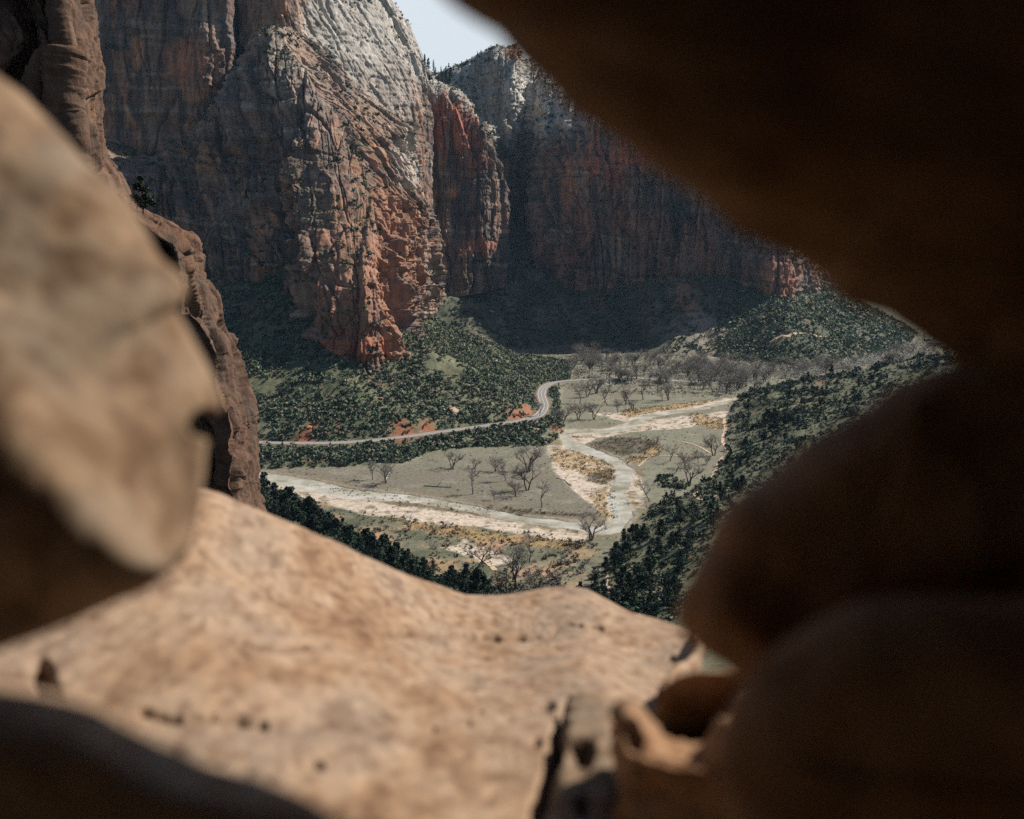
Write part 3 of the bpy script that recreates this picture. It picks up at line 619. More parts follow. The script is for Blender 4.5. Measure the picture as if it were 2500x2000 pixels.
def ledge():
    edge = [(-900, 1020, 1.6), (-500, 1030, 1.75), (0, 1035, 1.9), (250, 1042, 2.0), (420, 1058, 2.1), (475, 1072, 2.2), (532, 1093, 2.3), (620, 1130, 2.4), (700, 1163, 2.5), (780, 1200, 2.6), (860, 1232, 2.75), (940, 1256, 2.9), (1000, 1270, 3.0), (1080, 1268, 3.1), (1150, 1259, 3.15), (1212, 1256, 3.15), (1262, 1272, 3.05), (1320, 1302, 2.9), (1385, 1326, 2.75), (1425, 1343, 2.6), (1452, 1352, 2.45), (1462, 1380, 2.2), (1445, 1432, 1.8), (1400, 1470, 1.55), (1385, 1520, 1.4)]
    net = []
    for (x, y, d) in edge:
        c = []
        y1 = y+(1725-y)*.42; y2 = y+(1725-y)*.8
        for (t, dd) in ((y, d), (y+(1740-y)*.22, None), (y+(1740-y)*.5, None), (1740, None), (2100, None), (2700, None)):
            if dd is None:
                k = {1740: .85, 2100: .56, 2700: .40}.get(t)
                if k is None:
                    f = (t-y)/(1740-y); k = 1/((1-f)/d+f/.85)
                dd = k
            xx = x if t <= 1740 else 1078+(x-1078)*(1.0)
            c.append((xx, t, dd))
        w = [P(*q) for q in c]; e = w[0]
        w = [e+A(0, .5, -2.2), e+A(0, .30, -.75), e+A(0, .12, -.16)]+w
        net.append(w)
    S, s, v = patch(net, 620, 520); N = normals(blur(S, 3))
    if N[..., 2].mean() < 0: N = -N
    X, Y, z = S[..., 0], S[..., 1], S[..., 2]
    px, py = proj(X, Y, z)
    d = fbm(X/.7, Y/.9, 1.3, 4)*.03+fbm(X/.12, Y/.25, 4.4, 4)*.006-np.abs(fbm(X/.28, Y/.5, 8.1, 4))*.005-sst(.42, .6, fbm(X/.05, Y/.06, 3.3, 3))*.001-(1-sst(0, .02, np.abs(fbm(X/.55, Y/.3, 12.1, 4))))*.005
    def crack(pts, wd, dep):
        q = dline(smooth_line(pts, 6), px+fbm(px/40, py/40, 2, 3)*12, py+fbm(px/40, py/40, 6, 3)*8); return -dep*(1-sst(wd*.25, wd, q))
    d += crack([(800, 1330), (900, 1337), (1010, 1333), (1090, 1336), (1165, 1322)], 8, .034)
    d += crack([(1160, 1318), (1190, 1308), (1235, 1308), (1270, 1316)], 6, .02)+crack([(520, 1352), (580, 1366), (640, 1352)], 8, .035)
    d += crack([(300, 1500), (370, 1512), (460, 1506), (560, 1524)], 9, .03)+crack([(90, 1400), (110, 1470), (160, 1530)], 26, .05)
    d += crack([(1196, 1478), (1182, 1530), (1160, 1600), (1136, 1680), (1120, 1760), (1100, 1850)], 18, .16)
    for (a, b, r, dp) in [(1413, 1374, 10, .04), (998, 1331, 8, .03), (1010, 1490, 9, .02), (915, 1522, 8, .015), (664, 1612, 22, .03), (1262, 1560, 20, .04), (1130, 1557, 12, .03), (1150, 1480, 26, .02), (985, 1517, 10, .01)]:
        d -= dp*(1-sst(.3, 1, np.hypot((px-a)/r, (py-b)/(r*.6))))
    V = S+N*d[..., None]
    o = link('rock_ledge', mesh('rock_ledge', V, quads(*X.shape), M_ledge, None, True))
    tag(o, 'broad sunlit beige rock ledge in the foreground, cracked and pitted', 'rock ledge')
ledge()
def left_boulder():
    rims = [(-260, -30), (-100, 130), (8, 226), (70, 290), (136, 362), (200, 420), (260, 500), (305, 572), (350, 610), (358, 640), (345, 672), (376, 720), (410, 780), (440, 838), (448, 872), (432, 925), (424, 1030), (416, 1100), (404, 1150), (374, 1196)]
    ridge = [(-700, 100), (-560, 250), (-460, 380), (-390, 480), (-320, 560), (-260, 640), (-200, 700), (-130, 760), (-70, 800), (-40, 830), (-10, 860), (30, 900), (70, 940), (110, 980), (140, 1010), (185, 1060), (225, 1100), (265, 1145), (300, 1176), (335, 1196)]
    bot = [(-1100, 300), (-1000, 500), (-900, 700), (-800, 850), (-700, 1000), (-600, 1150), (-500, 1300), (-400, 1420), (-300, 1420), (-200, 1400), (-120, 1378), (-50, 1356), (20, 1330), (90, 1308), (150, 1290), (200, 1272), (250, 1252), (290, 1240), (320, 1226), (352, 1208)]
    net = []
    for i, (r, g, b) in enumerate(zip(rims, ridge, bot)):
        r = np.array(r, float)-A(18, 0); g = np.array(g, float); b = np.array(b, float); f = i/19
        bk = (r[0]-60, r[1]+20)
        mid = r*.5+g*.5
        D = .74-.04*f
        net.append([(r[0]-160, r[1]+40, D+.45), (*bk, D+.22), (*r, D), (*mid, D-.072), (*g, D-.138), (*(g*.55+b*.45), D-.158), (*b, D-.145), (b[0], b[1]-14, D-.04), (b[0]-30, b[1]-60, D+.35)])
    mb = MB()
    def disp(S, s, v):
        X, Y, Z_ = S[..., 0], S[..., 1], S[..., 2]; px, py = proj(X, Y, Z_)
        d = fbm(X/.16, Y/.16, Z_/.2, 3)*.008
        d -= .05*(1-sst(.25, 1, np.hypot((px-428)/36, (py-893)/34)))+fbm((px+py*.6)/160, (py-px*.3)/420, 1, 3)*.003
        return -d
    add_patch(mb, net, 300, 260, disp)
    o = link('boulder', mb.mesh('boulder', M_bould, True)); tag(o, 'large blurred pale boulder leaning in from the left, lit along its edge', 'boulder')
left_boulder()
def arch():
    # overhanging slab: silhouette edge first, then the shaded face toward the camera, then the added unseen roof and back wall
    sil = [(760, -190), (860, -70), (945, 0), (1008, 40), (1062, 68), (1102, 122), (1142, 152), (1220, 210), (1292, 252), (1388, 312), (1424, 350), (1500, 420), (1598, 480), (1700, 525), (1748, 560), (1772, 602), (1850, 652), (1950, 700), (2015, 738), (2050, 752), (2300, 860), (2700, 1020), (3300, 1250)]
    net = []; inw = A(.56, -.83)
    for i, q in enumerate(sil):
        q = np.array(q, float); D = .50+.07*i/20
        a = lambda k: q+inw*k
        net.append([(*a(240), D+.13), (*a(70), D+.09), (*a(4), D+.03), (*q, D-.01), (*a(60), D-.04), (*a(200), D-.07), (*a(480), D-.09), (*a(1000), D-.11), (*a(1700), D-.10)])
    mb = MB()
    def disp(S, s, v):
        X, Y, Z_ = S[..., 0], S[..., 1], S[..., 2]
        return fbm(X/.2, Y/.2, Z_/.1, 4)*.028
    add_patch(mb, net, 260, 160, disp)
    # added unseen rock shell round and behind the viewer, blocks the skylight
    rows = []
    th = np.linspace(-.62*math.pi, 1.12*math.pi, 60)
    for f in np.linspace(0, 1, 28):
        ph = f*math.pi/2
        r = 1.35*math.cos(ph); yb = .30-1.5*math.sin(ph)
        rows.append(np.stack([r*np.sin(th-.3)*1.0+.1, np.where(np.cos(th-.3) > 0, yb+.12*np.cos(th-.3), yb), r*np.cos(th-.3)*.75+.05], -1))
    R = np.array(rows); R = R+fbm(R[..., 0]/.4, R[..., 1]/.4, R[..., 2]/.4, 4)[..., None]*.08
    mb.add(R.reshape(-1, 3), quads(*R.shape[:2]))
    o = link('overhang', mb.mesh('overhang', M_dark, True)); tag(o, 'dark overhanging rock slab framing the top right of the view, with an added unseen light-blocking shell behind the viewer', 'overhang')
arch()
def right_rocks():
    sil = [(2500, 620), (2250, 690), (2045, 762), (1990, 772), (1900, 800), (1800, 868), (1700, 932), (1650, 972), (1600, 1010), (1540, 1052), (1508, 1092), (1482, 1150), (1452, 1200), (1432, 1262), (1428, 1300), (1446, 1335), (1480, 1372), (1525, 1405), (1580, 1450), (1680, 1490), (1800, 1480), (2000, 1440), (2200, 1400), (2600, 1380)]
    inn = [(0, 1)]*2+[(.1, 1), (.15, 1), (.4, .9), (.5, .83), (.6, .8), (.6, .8), (.65, .75), (.75, .65), (.85, .5), (.9, .4), (.95, .3), (1, .1), (1, -.1), (1, -.3), (.95, -.45), (.85, -.6), (.7, -.7), (.4, -.9), (.2, -1), (.1, -1), (0, -1), (0, -1)]
    net = []
    for i, (q, n) in enumerate(zip(sil, inn)):
        q = np.array(q, float); n = np.array(n, float); n /= np.linalg.norm(n); D = .58
        a = lambda k: q+n*k
        net.append([(*a(150), D+.09), (*a(50), D+.065), (*a(8), D+.03), (*q, D), (*a(24), D-.025), (*a(80), D-.045), (*a(260), D-.055), (*a(640), D-.06)])
    mb = MB(); disp = lambda S, s, v: fbm(S[..., 0]/.12, S[..., 1]/.12, S[..., 2]/.12, 4)*.010
    add_patch(mb, net, 240, 140, disp)
    o = link('dark_rock', mb.mesh('dark_rock', M_lip, True)); tag(o, 'big rounded rock in deep shade at the right edge, below the overhang', 'rock')
    sil = [(1560, 1800), (1530, 1700), (1512, 1620), (1516, 1560), (1530, 1510), (1560, 1455), (1610, 1402), (1660, 1358), (1720, 1314), (1800, 1276), (1900, 1262), (2000, 1256), (2150, 1250), (2400, 1240)]
    inn = [(1, 0), (1, 0), (1, .1), (.9, .3), (.8, .6), (.6, .8), (.6, .8), (.6, .8), (.5, .85), (.35, .95), (.15, 1), (0, 1), (0, 1), (0, 1)]
    net = []
    for i, (q, n) in enumerate(zip(sil, inn)):
        q = np.array(q, float); n = np.array(n, float); n /= np.linalg.norm(n); D = .46
        a = lambda k: q+n*k
        net.append([(*a(120), D+.06), (*a(40), D+.045), (*a(6), D+.02), (*q, D), (*a(34), D-.02), (*a(110), D-.035), (*a(260), D-.045), (*a(900), D-.055)])
    mb = MB(); add_patch(mb, net, 220, 120, lambda S, s, v: fbm(S[..., 0]/.1, S[..., 1]/.1, S[..., 2]/.1, 4)*.006)
    o = link('dark_rock', mb.mesh('dark_rock', M_lip, True)); tag(o, 'low dark rock filling the bottom right corner', 'rock')
    sil = [(1288, 1860), (1300, 1740), (1308, 1650), (1312, 1560), (1326, 1508), (1344, 1532), (1368, 1564), (1405, 1590), (1450, 1592), (1488, 1566), (1520, 1516), (1560, 1470), (1640, 1440), (1760, 1420)]
    inn = [(1, 0), (1, 0), (1, 0), (.9, .3), (.1, 1), (-.3, 1), (-.3, 1), (-.1, 1), (.1, 1), (.4, 1), (.5, .9), (.4, .9), (.2, 1), (.1, 1)]
    net = []
    for i, (q, n) in enumerate(zip(sil, inn)):
        q = np.array(q, float); n = np.array(n, float); n /= np.linalg.norm(n); D = .86
        a = lambda k: q+n*k
        net.append([(*a(90), D+.16), (*a(24), D+.10), (*a(-4), D+.06), (*q, D+.02), (*a(22), D-.03), (*a(60), D-.05), (*a(200), D-.07), (*a(420), D-.08)])
    mb = MB(); add_patch(mb, net, 240, 120, lambda S, s, v: fbm(S[..., 0]/.06, S[..., 1]/.06, S[..., 2]/.06, 4)*.022-np.abs(fbm(S[..., 0]/.09+4, S[..., 1]/.09, S[..., 2]/.09, 3))*.02)
    o = link('lipped_rock', mb.mesh('lipped_rock', M_lip, True)); tag(o, 'rock with a curved orange lit lip at the right end of the ledge', 'rock')
    def blob(name, out, D, front, back, mat, label, cat, dsp=.01, seed=0, pits=(), plane=False):
        p = smooth_line(np.vstack([out, out[:1]]), 7)[:-1]; c = p.mean(0); ph = np.linspace(-math.pi/2, math.pi/2, 60)
        V = []
        for f in ph:
            r = max(math.cos(f), 0.0)**.6 if abs(f) < 1.5707 else 0.0; q = c+(p-c)*r; dd = D+(q[:, 1]-1412)*.0007 if plane == 2 else np.full(len(q), D) if not plane else 1/((1-(q[:, 1]-1300)/440)/2.4+(q[:, 1]-1300)/440/.85)*D
            V.append(P(q[:, 0], q[:, 1], dd+(back if f > 0 else front)*math.sin(f)))
        S = np.array(V); S = np.concatenate([S, S[:, :1]], 1)
        px, py = proj(S[..., 0], S[..., 1], S[..., 2])
        N = normals(S); cen = S.reshape(-1, 3).mean(0)
        if ((S-cen)*N).sum(-1).mean() < 0: N = -N
        d = fbm(S[..., 0]/.07+seed, S[..., 1]/.07, S[..., 2]/.07, 4)*dsp
        for (a, b, r1, r2, dp) in pits: d = d-dp*(1-sst(.45, 1, np.hypot((px-a)/r1, (py-b)/r2)+fbm(px/18, py/18, 3, 2)*.3))*(np.arange(60)[:, None] < 30)
        S = S+N*d[..., None]
        o = link(name, mesh(name, S, quads(*S.shape[:2]), mat, None, True)); tag(o, label, cat); return o
    blob('pocked_rock', np.array([(1200, 1476), (1240, 1462), (1290, 1478), (1316, 1520), (1322, 1570), (1308, 1640), (1300, 1720), (1290, 1830), (1200, 1850), (1150, 1790), (1160, 1720), (1176, 1640), (1190, 1560), (1190, 1510)], float), .965, .035, .10, M_bould, 'small pale rock with a dark hole, wedged beside the ledge crack', 'rock', .014, 1, [(1222, 1585, 34, 26, .10), (1226, 1690, 22, 16, .05), (1300, 1530, 20, 30, .04)], True)
    blob('shaded_rock', np.array([(1395, 1440), (1440, 1418), (1500, 1412), (1580, 1420), (1640, 1450), (1640, 1560), (1560, 1640), (1440, 1640), (1380, 1580), (1376, 1500)], float), .93, .02, .012, M_lip, 'brown shaded rock seen in the notch above the curved lip', 'rock', .006, 2, (), 2)
    blob('shadow_standin_rock', np.array([(-500, 1440), (-200, 1420), (0, 1438), (120, 1462), (200, 1488), (262, 1528), (318, 1556), (380, 1588), (450, 1620), (560, 1650), (660, 1690), (730, 1730), (820, 1800), (700, 2300), (0, 2500), (-600, 2200)], float), .50, .09, .06, M_ledge, 'added rock standing in for a cast shadow at the bottom left corner', 'rock', .006, 3)  # added rock: its unlit near side stands in for a cast shadow
right_rocks()
# ------------------------------------------------------------------ plants
def leaf_cloud(cen, rad, n, size, squash=.8):
    """n small leaf triangles in and on lumps (centres, radii)"""
    k = rng.integers(0, len(cen), n); dr = rng.normal(size=(n, 3)); dr /= np.linalg.norm(dr, axis=1)[:, None]
    r = rad[k]*(rng.random(n)**.45); p = cen[k]+dr*r[:, None]*A(1, 1, squash)
    a = rng.normal(size=(n, 3)); a /= np.linalg.norm(a, axis=1)[:, None]; b = np.cross(a, rng.normal(size=(n, 3))); b /= np.linalg.norm(b, axis=1)[:, None]+1e-9
    s = size*(.6+.8*rng.random(n))[:, None]
    V = np.stack([p+a*s, p-a*s*.5+b*s*.8, p-a*s*.5-b*s*.8], 1).reshape(-1, 3)
    return V, np.arange(3*n).reshape(-1, 3)
def juniper_meshes(h, w, kind):
    nl = 16 if kind else 22
    zc = rng.random(nl)
    wid = (np.sin(np.clip(zc*1.15+.12, 0, 1)*math.pi)**.7) if kind else (1.05-zc)**.8
    an = rng.random(nl)*2*math.pi; rr = wid*w*.5*np.sqrt(rng.random(nl))*.8
    cen = np.stack([np.cos(an)*rr, np.sin(an)*rr, h*(.14+.78*zc)], -1); rad = w*(.16+.14*rng.random(nl))*(.5+.6*wid)
    V, F = leaf_cloud(cen, rad, 620, .30)
    mb = MB(); mb.tube([(0, 0, -.8), (w*.02, 0, h*.2), (-w*.03, w*.02, h*.55), (0, 0, h*.85)], [.22, .17, .1, .03], 6)
    for i in range(6):
        c = cen[i]; mb.tube([(0, 0, h*.15), c*A(.5, .5, .75), c], [.1, .06, .02], 4)
    return mesh('crown', V, F, M_jun), mb.mesh('trunk', M_bark)
JUN = [juniper_meshes(h, w, k) for h, w, k in [(6.5, 5.0, 1), (8.0, 5.4, 1), (5.2, 4.6, 1), (9.5, 5.0, 0), (7.2, 4.0, 0), (11.5, 5.2, 0), (4.4, 4.8, 1)]]
def bare_tree_meshes(h, spread, stems, lean=0.0, tw=1500, seed=0):
    r = np.random.default_rng(100+seed); mb = MB(); tips = []
    def grow(p, d, L, rad, lev):
        n = 4; pts = [p]; q = p.copy(); dd = d.copy()
        for i in range(n):
            dd = dd+r.normal(size=3)*.16; dd[2] += .05*(lev < 2); dd /= np.linalg.norm(dd); q = q+dd*L/n; pts.append(q)
        pts = np.array(pts); mb.tube(pts, np.linspace(rad, rad*.55, n+1), 5 if lev < 2 else 3)
        if lev >= 3: tips.append((pts, L)); return
        for k in range(r.integers(3, 5) if lev else r.integers(3, 6)):
            f = .4+.6*r.random() if lev else .45+.55*r.random()
            b = pts[min(int(f*n+.5), n)]; ax = r.normal(size=3); ax[2] *= .35; ax /= np.linalg.norm(ax)
            nd = dd*.66+ax*(.66*spread); nd[2] = abs(nd[2])*.85+.24; nd /= np.linalg.norm(nd)
            grow(b, nd, L*(.62+.2*r.random()), rad*.52, lev+1)
    for s in range(stems):
        a = s*2*math.pi/stems+r.random(); d = A(math.cos(a)*.35*(stems > 1)+lean, math.sin(a)*.35*(stems > 1), 1.0); d /= np.linalg.norm(d)
        grow(A(math.cos(a)*.3*(stems > 1), math.sin(a)*.3*(stems > 1), -.4), d, h*.40, h*.019+.05, 0)
    tk = mb.mesh('trunk', M_bark)
    n = tw; V = []
    for i in range(n):
        pts, L = tips[r.integers(len(tips))]; b = pts[r.integers(1, 5)]; d = r.normal(size=3); d[2] = abs(d[2])*.7+.15; d /= np.linalg.norm(d); L2 = h*.05*(.6+.9*r.random())
        sd_ = np.cross(d, r.normal(size=3)); sd_ /= np.linalg.norm(sd_); V += [b-sd_*.028, b+sd_*.028, b+d*L2]
    return mesh('crown', np.array(V), np.arange(3*n).reshape(-1, 3), M_twig), tk
BT = [bare_tree_meshes(*a, seed=i) for i, a in enumerate([(15, 1.0, 1), (13, 1.15, 2), (17, .9, 1, .15), (11, 1.2, 3), (14, 1.0, 2, .2), (19, .75, 1), (9, 1.3, 1, .35), (16, .8, 2)])]
NT = dict()
def put_tree(kind, i, pos, scale, label, group=None, cat='tree', small=False, name=None):
    crown, trunk = (JUN if kind != 'bare_tree' else BT)[i]
    nm = name or kind
    root = bpy.data.objects.new(nm, None); COL.objects.link(root); root.location = [float(v) for v in pos]
    root.rotation_euler = (0, 0, random.random()*6.28); root.scale = (scale*(.9+.2*random.random()), scale*(.9+.2*random.random()), scale)
    tag(root, label, cat, group)
    for n_, me in (('trunk', trunk), ('crown', crown)):
        o = bpy.data.objects.new(n_, me); COL.objects.link(o); o.parent = root
    return root
# single bare cottonwoods one can tell apart: foot on the sheet, height there, mesh, label
HERO = [
 (785, 1011, 36, 6, 'leaning bare cottonwood with wide pale crown, leftmost tree on the lower meadow'),
 (814, 1018, 44, 1, 'bare cottonwood with two forked trunks beside the bleached log'),
 (953, 986, 38, 3, 'grey bushy bare tree at the upper edge of the lower meadow'),
 (996, 1041, 46, 0, 'bare tree with round open crown alone in the middle of the lower meadow'),
 (1042, 1053, 20, 6, 'small leaning dead snag near the cut bank of the lower meadow'),
 (1043, 993, 30, 4, 'pair of thin crooked bare stems on the upper lower-meadow'),
 (1066, 1012, 36, 2, 'gnarled upright bare tree between round tree and widest tree'),
 (1000, 986, 22, 3, 'low spreading bare thicket tree at the meadow back'),
 (1113, 993, 58, 3, 'widest many-limbed bare tree at the right end of the lower meadow'),
 (1110, 1033, 56, 1, 'big forked bare tree leaning over a fallen branch in the meadow'),
 (1086, 1046, 34, 4, 'slim bare tree close to the left of the big forked tree'),
 (1141, 1069, 48, 0, 'bare tree nearest the cut bank on the right of the lower meadow'),
 (1245, 1138, 58, 3, 'broad bare tree standing at the river edge below the bend'),
 (1115, 1183, 50, 0, 'bare tree in the tan brush under the sandy strip'),
 (1001, 1207, 74, 5, 'tallest slender bare tree beside the pale dirt track'),
 (920, 1170, 34, 5, 'thin upright bare sapling left of the pale dirt track'),
 (862, 1116, 30, 3, 'small bare shrub tree amid the tan grass strip'),
 (748, 1129, 28, 6, 'low bare tree in the green hollow behind dark conifers'),
 (1088, 1238, 84, 7, 'large dark bare tree just above the ledge rim'),
 (1130, 1246, 50, 3, 'pale grey twiggy bush tree right of the large dark bare tree'),
 (1423, 995, 30, 5, 'single straight dead trunk on the flat right of the river'),
 (1443, 986, 32, 4, 'crooked twin bare tree on the flat right of the river'),
 (1503, 960, 42, 1, 'forked bare tree beside the sandy slope trail'),
 (1410, 971, 36, 5, 'tall thin bare tree next to the tan grass loop'),
 (1388, 959, 36, 2, 'bare tree standing in the tan grass loop itself'),
 (1368, 1057, 42, 5, 'dark bare trunk at the gravel bar of the river bend'),
 (1452, 1018, 46, 3, 'grey bushy bare tree above the juniper clump'),
 (1462, 970, 20, 6, 'small dead snag in the middle of the right flat'),
 (1471, 976, 24, 5, 'thin dead pole tree close to the forked bare tree'),
 (1487, 978, 20, 3, 'little bushy bare tree at the foot of the trail slope'),
 (1221, 850, 32, 0, 'bare tree at the left rim of the upper meadow'),
 (1236, 836, 32, 4, 'crooked bare tree behind the left rim tree of the upper meadow'),
 (1280, 854, 36, 2, 'dark bare tree in the middle of the upper meadow'),
 (1256, 829, 40, 3, 'spreading bare tree at the back of the upper meadow'),
 (1318, 853, 30, 7, 'first dark tree of the close pair on the upper meadow'),
 (1327, 851, 32, 5, 'second dark tree of the close pair on the upper meadow'),
 (1354, 842, 36, 0, 'right leaning bare tree on the upper meadow'),
 (1301, 870, 28, 6, 'small bare tree near the upper cut bank'),
 (1249, 884, 34, 1, 'gnarled bare tree at the river end of the upper meadow'),
 (1217, 884, 36, 4, 'leaning bare tree at the near left corner of the upper meadow'),
 (1332, 865, 24, 3, 'low bare bush tree on the upper cut bank edge'),
 (1395, 846, 28, 2, 'single dark bare tree left of the upright clump'),
 (1407, 843, 34, 7, 'dense upright bare clump at the right of the upper meadow'),
 (1385, 825, 46, 5, 'tall dark bare tree at the edge of the grove'),
 (1284, 808, 36, 0, 'bare tree at the roadside before the grove'),
 (1182, 896, 40, 4, 'dark bare tree on the red bank under the road bend'),
 (1137, 877, 26, 6, 'dead roadside snag leaning out over the road bend'),
]
MH = [15, 13, 17, 11, 14, 19, 9, 16]
for (px, py, hp, i, lab) in HERO:
    p = hit(px, py); hm = hp*np.linalg.norm(p)/FP*1.12
    put_tree('bare_tree', i, p, hm/MH[i]*1.32, lab, 'bare trees of the valley floor')
def in_poly(poly, x, y): return sdf(poly, x, y) < 0
def scatter_px(poly_px, n, zmin=None):
    """points on the terrain, evenly spread over a sheet polygon"""
    poly = np.array(poly_px, float); lo, hi = poly.min(0), poly.max(0); out = []
    while len(out) < n:
        q = lo+(hi-lo)*rng.random((4*n, 2)); q = q[sdf(poly, q[:, 0], q[:, 1]) < 0]
        for a in q[:n-len(out)]: out.append(a)
    return np.array(out)
GROVES = [
 ([(1200, 745), (1330, 752), (1460, 765), (1600, 800), (1600, 832), (1500, 834), (1400, 815), (1300, 806), (1200, 800)], 105, 'bare grey tree in the dense grove behind the upper meadow', 30),
 ([(1480, 792), (1620, 800), (1600, 836), (1490, 832)], 24, 'slim dark bare trunk in the row at the right end of the grove', 36),
 ([(1440, 760), (1560, 772), (1680, 778), (1780, 776), (1700, 796), (1560, 800), (1450, 785)], 58, 'pale bare tree in the far grove below the landslide scar', 26),
 ([(1660, 775), (1800, 762), (1900, 742), (1985, 738), (1900, 764), (1780, 780)], 32, 'hazy bare tree on the distant flat beyond the dark spur', 22),
]
for poly, n, lab, hp in GROVES:
    q = scatter_px(poly, n); q = q[np.argsort(q[:, 1])]
    for (a, b) in q:
        p = hit(a, b, 900); i = int(rng.integers(0, 8)) if hp != 36 else [5, 7, 2][int(rng.integers(3))]
        put_tree('bare_tree', i, p, 1.25*hp*(.7+.6*rng.random())*np.linalg.norm(p)/FP/MH[i], lab, lab.replace('bare grey tree', 'bare trees').replace('slim dark bare trunk', 'slim trunks').replace('pale bare tree', 'pale bare trees').replace('hazy bare tree', 'hazy bare trees'))
# junipers and pines
JZ = [
 ([(530, 1020), (610, 1072), (640, 1115), (560, 1095)], 24, 'dark conifer in the cluster against the brown cliff edge', 56),
 ([(610, 1072), (720, 1138), (810, 1182), (780, 1195), (640, 1125)], 56, 'dark conifer in the belt along the left ledge rim', 54),
 ([(790, 1175), (930, 1222), (1060, 1262), (1000, 1272), (900, 1245), (800, 1205)], 60, 'dark conifer in the belt behind the middle of the ledge', 54),
 ([(1240, 1240), (1300, 1140), (1370, 1110), (1480, 1120), (1440, 1220), (1340, 1240), (1290, 1260)], 34, 'green juniper on the bank just right of the river bend', 40),
 ([(1150, 1265), (1260, 1240), (1420, 1230), (1430, 1330), (1330, 1310), (1240, 1275)], 40, 'dark juniper on the near slope above the ledge tip', 46),
 ([(1380, 1060), (1440, 1045), (1530, 1030), (1600, 1020), (1500, 1110), (1400, 1105)], 24, 'juniper along the pale trail switchback', 34),
 ([(1530, 950), (1560, 850), (1680, 810), (1760, 820), (1640, 960), (1550, 1010)], 40, 'small dark juniper on the right hand slope beside the sandy trail', 26),
 ([(1680, 800), (1800, 785), (1900, 775), (2020, 755), (1900, 800), (1780, 870), (1690, 920)], 20, 'small dark juniper along the crest under the black overhang', 24),
]
for poly, n, lab, hp in JZ:
    for (a, b) in scatter_px(poly, n):
        p = hit(a, b); i = int(rng.integers(0, 7)); h = [6.5, 8, 5.2, 9.5, 7.2, 11.5, 4.4][i]
        put_tree('juniper', i, p, (.55+.45*rng.random())*hp*np.linalg.norm(p)/FP/h*1.1, lab, lab.replace('dark conifer', 'dark conifers').replace('juniper', 'junipers', 1), 'conifer')
# brush: thousands of low bushes nobody could count
def brush(name, pts, size, cols, label, T=26, leaf=.5, sq=.65):
    n = len(pts)
    if not n: return
    cen = np.zeros((1, 3)); K = 5; out = []; cl = []
    tem = []
    for k in range(K):
        c = rng.normal(size=(4, 3))*A(.38, .38, .2)+A(0, 0, .35); V, _ = leaf_cloud(c, np.full(4, .5), T, leaf*.55, sq); tem.append(V)
    k = rng.integers(0, K, n); tv = np.array(tem)[k]
    sc = (size*(.45+1.5*rng.random(n)**2.2))[:, None, None]; a = rng.random(n)*6.28; ca, sa = np.cos(a)[:, None], np.sin(a)[:, None]
    x = tv[..., 0]*ca-tv[..., 1]*sa; y = tv[..., 0]*sa+tv[..., 1]*ca
    V = np.stack([x, y, tv[..., 2]], -1)*sc+np.asarray(pts)[:, None, :]
    c = np.array(cols)[rng.integers(0, len(cols), n)]*(.7+.6*rng.random((n, 1)))
    c = np.repeat(c[:, None, :], V.shape[1], 1)
    tag(link(name, mesh(name, V.reshape(-1, 3), np.arange(V.shape[0]*V.shape[1]).reshape(-1, 3), M_leaf, c.reshape(-1, 3))), label, None, None, 'stuff')
def spread(n, x0, x1, y0, y1, keep):
    x = x0+(x1-x0)*rng.random(n); y = np.sqrt(y0**2+(y1**2-y0**2)*rng.random(n)); x = x*y
    z, dA, dB, dC, dD, sR, n1, n2 = terrain(x, y, True); rd = dline(road, x, y)
    k = keep(x, y, z, dA, dB, dC, sR, fbm(x/40, y/40, 21.5, 4), rd); px, py = proj(x, y, z)
    k &= (px > -40) & (px < 2200) & (py < 1400)
    return np.stack([x, y, z], -1)[k]
GR = [(.048, .070, .044), (.068, .094, .056), (.090, .115, .068), (.036, .054, .036), (.115, .125, .085), (.12, .115, .09)]
REDP = [(hit(a, b)[:2], r*1.1) for a, b, r in redzones]
def okred(x, y):
    k = np.ones(x.shape, bool)
    for h, r in REDP: k &= (np.hypot(x-h[0], (y-h[1])*.5) > r*h[1]/FP*.75) | (rng.random(x.shape) < .18)
    return k
pA = spread(84000, -.36, .08, 900, 1750, lambda x, y, z, a, b, c, r, n, rd: (a > 4) & (rd > 10) & okred(x, y) & (rng.random(x.shape) < .74+1.5*n))
brush('brush', pA, 2.5, [(a*1.4, b*1.35, c_*1.4) for a, b, c_ in GR], 'low green brush covering the hill under the buttress', 22, .62)
pB = spread(42000, -.10, .46, 1600, 3000, lambda x, y, z, a, b, c, r, n, rd: (b > 4) & (a < 0) & (rng.random(x.shape) < .8+.9*n))
pB = np.vstack([pB, spread(16000, .20, .46, 1500, 2400, lambda x, y, z, a, b, c, r, n, rd: (b > 4) & (x > 330) & (rng.random(x.shape) < .85+.8*n))])
brush('brush', pB, 3.3, [(a*1.4, b*1.4, c_*1.4) for a, b, c_ in GR[:5]], 'dark brush on the shaded far talus slope', 16, .7)
pC = spread(85000, -.34, .46, 380, 1700, lambda x, y, z, a, b, c, r, n, rd: (c > 2) & (rng.random(x.shape) < .45+.9*n))
brush('brush', pC, 1.7, GR+[(.085, .085, .055), (.075, .08, .05)], 'grey green brush on the near slope right of the river', 20, .55)
pJ = spread(21000, -.34, .46, 420, 1700, lambda x, y, z, a, b, c, r, n, rd: (c > 3) & (rng.random(x.shape) < np.where(x < 20, .8, .38+.9*n)))
brush('juniper_scrub', pJ, 3.3, [(.022, .040, .026), (.034, .054, .032), (.026, .040, .030), (.045, .062, .036)], 'further dark junipers merging on the near slope', 70, .42, .9)
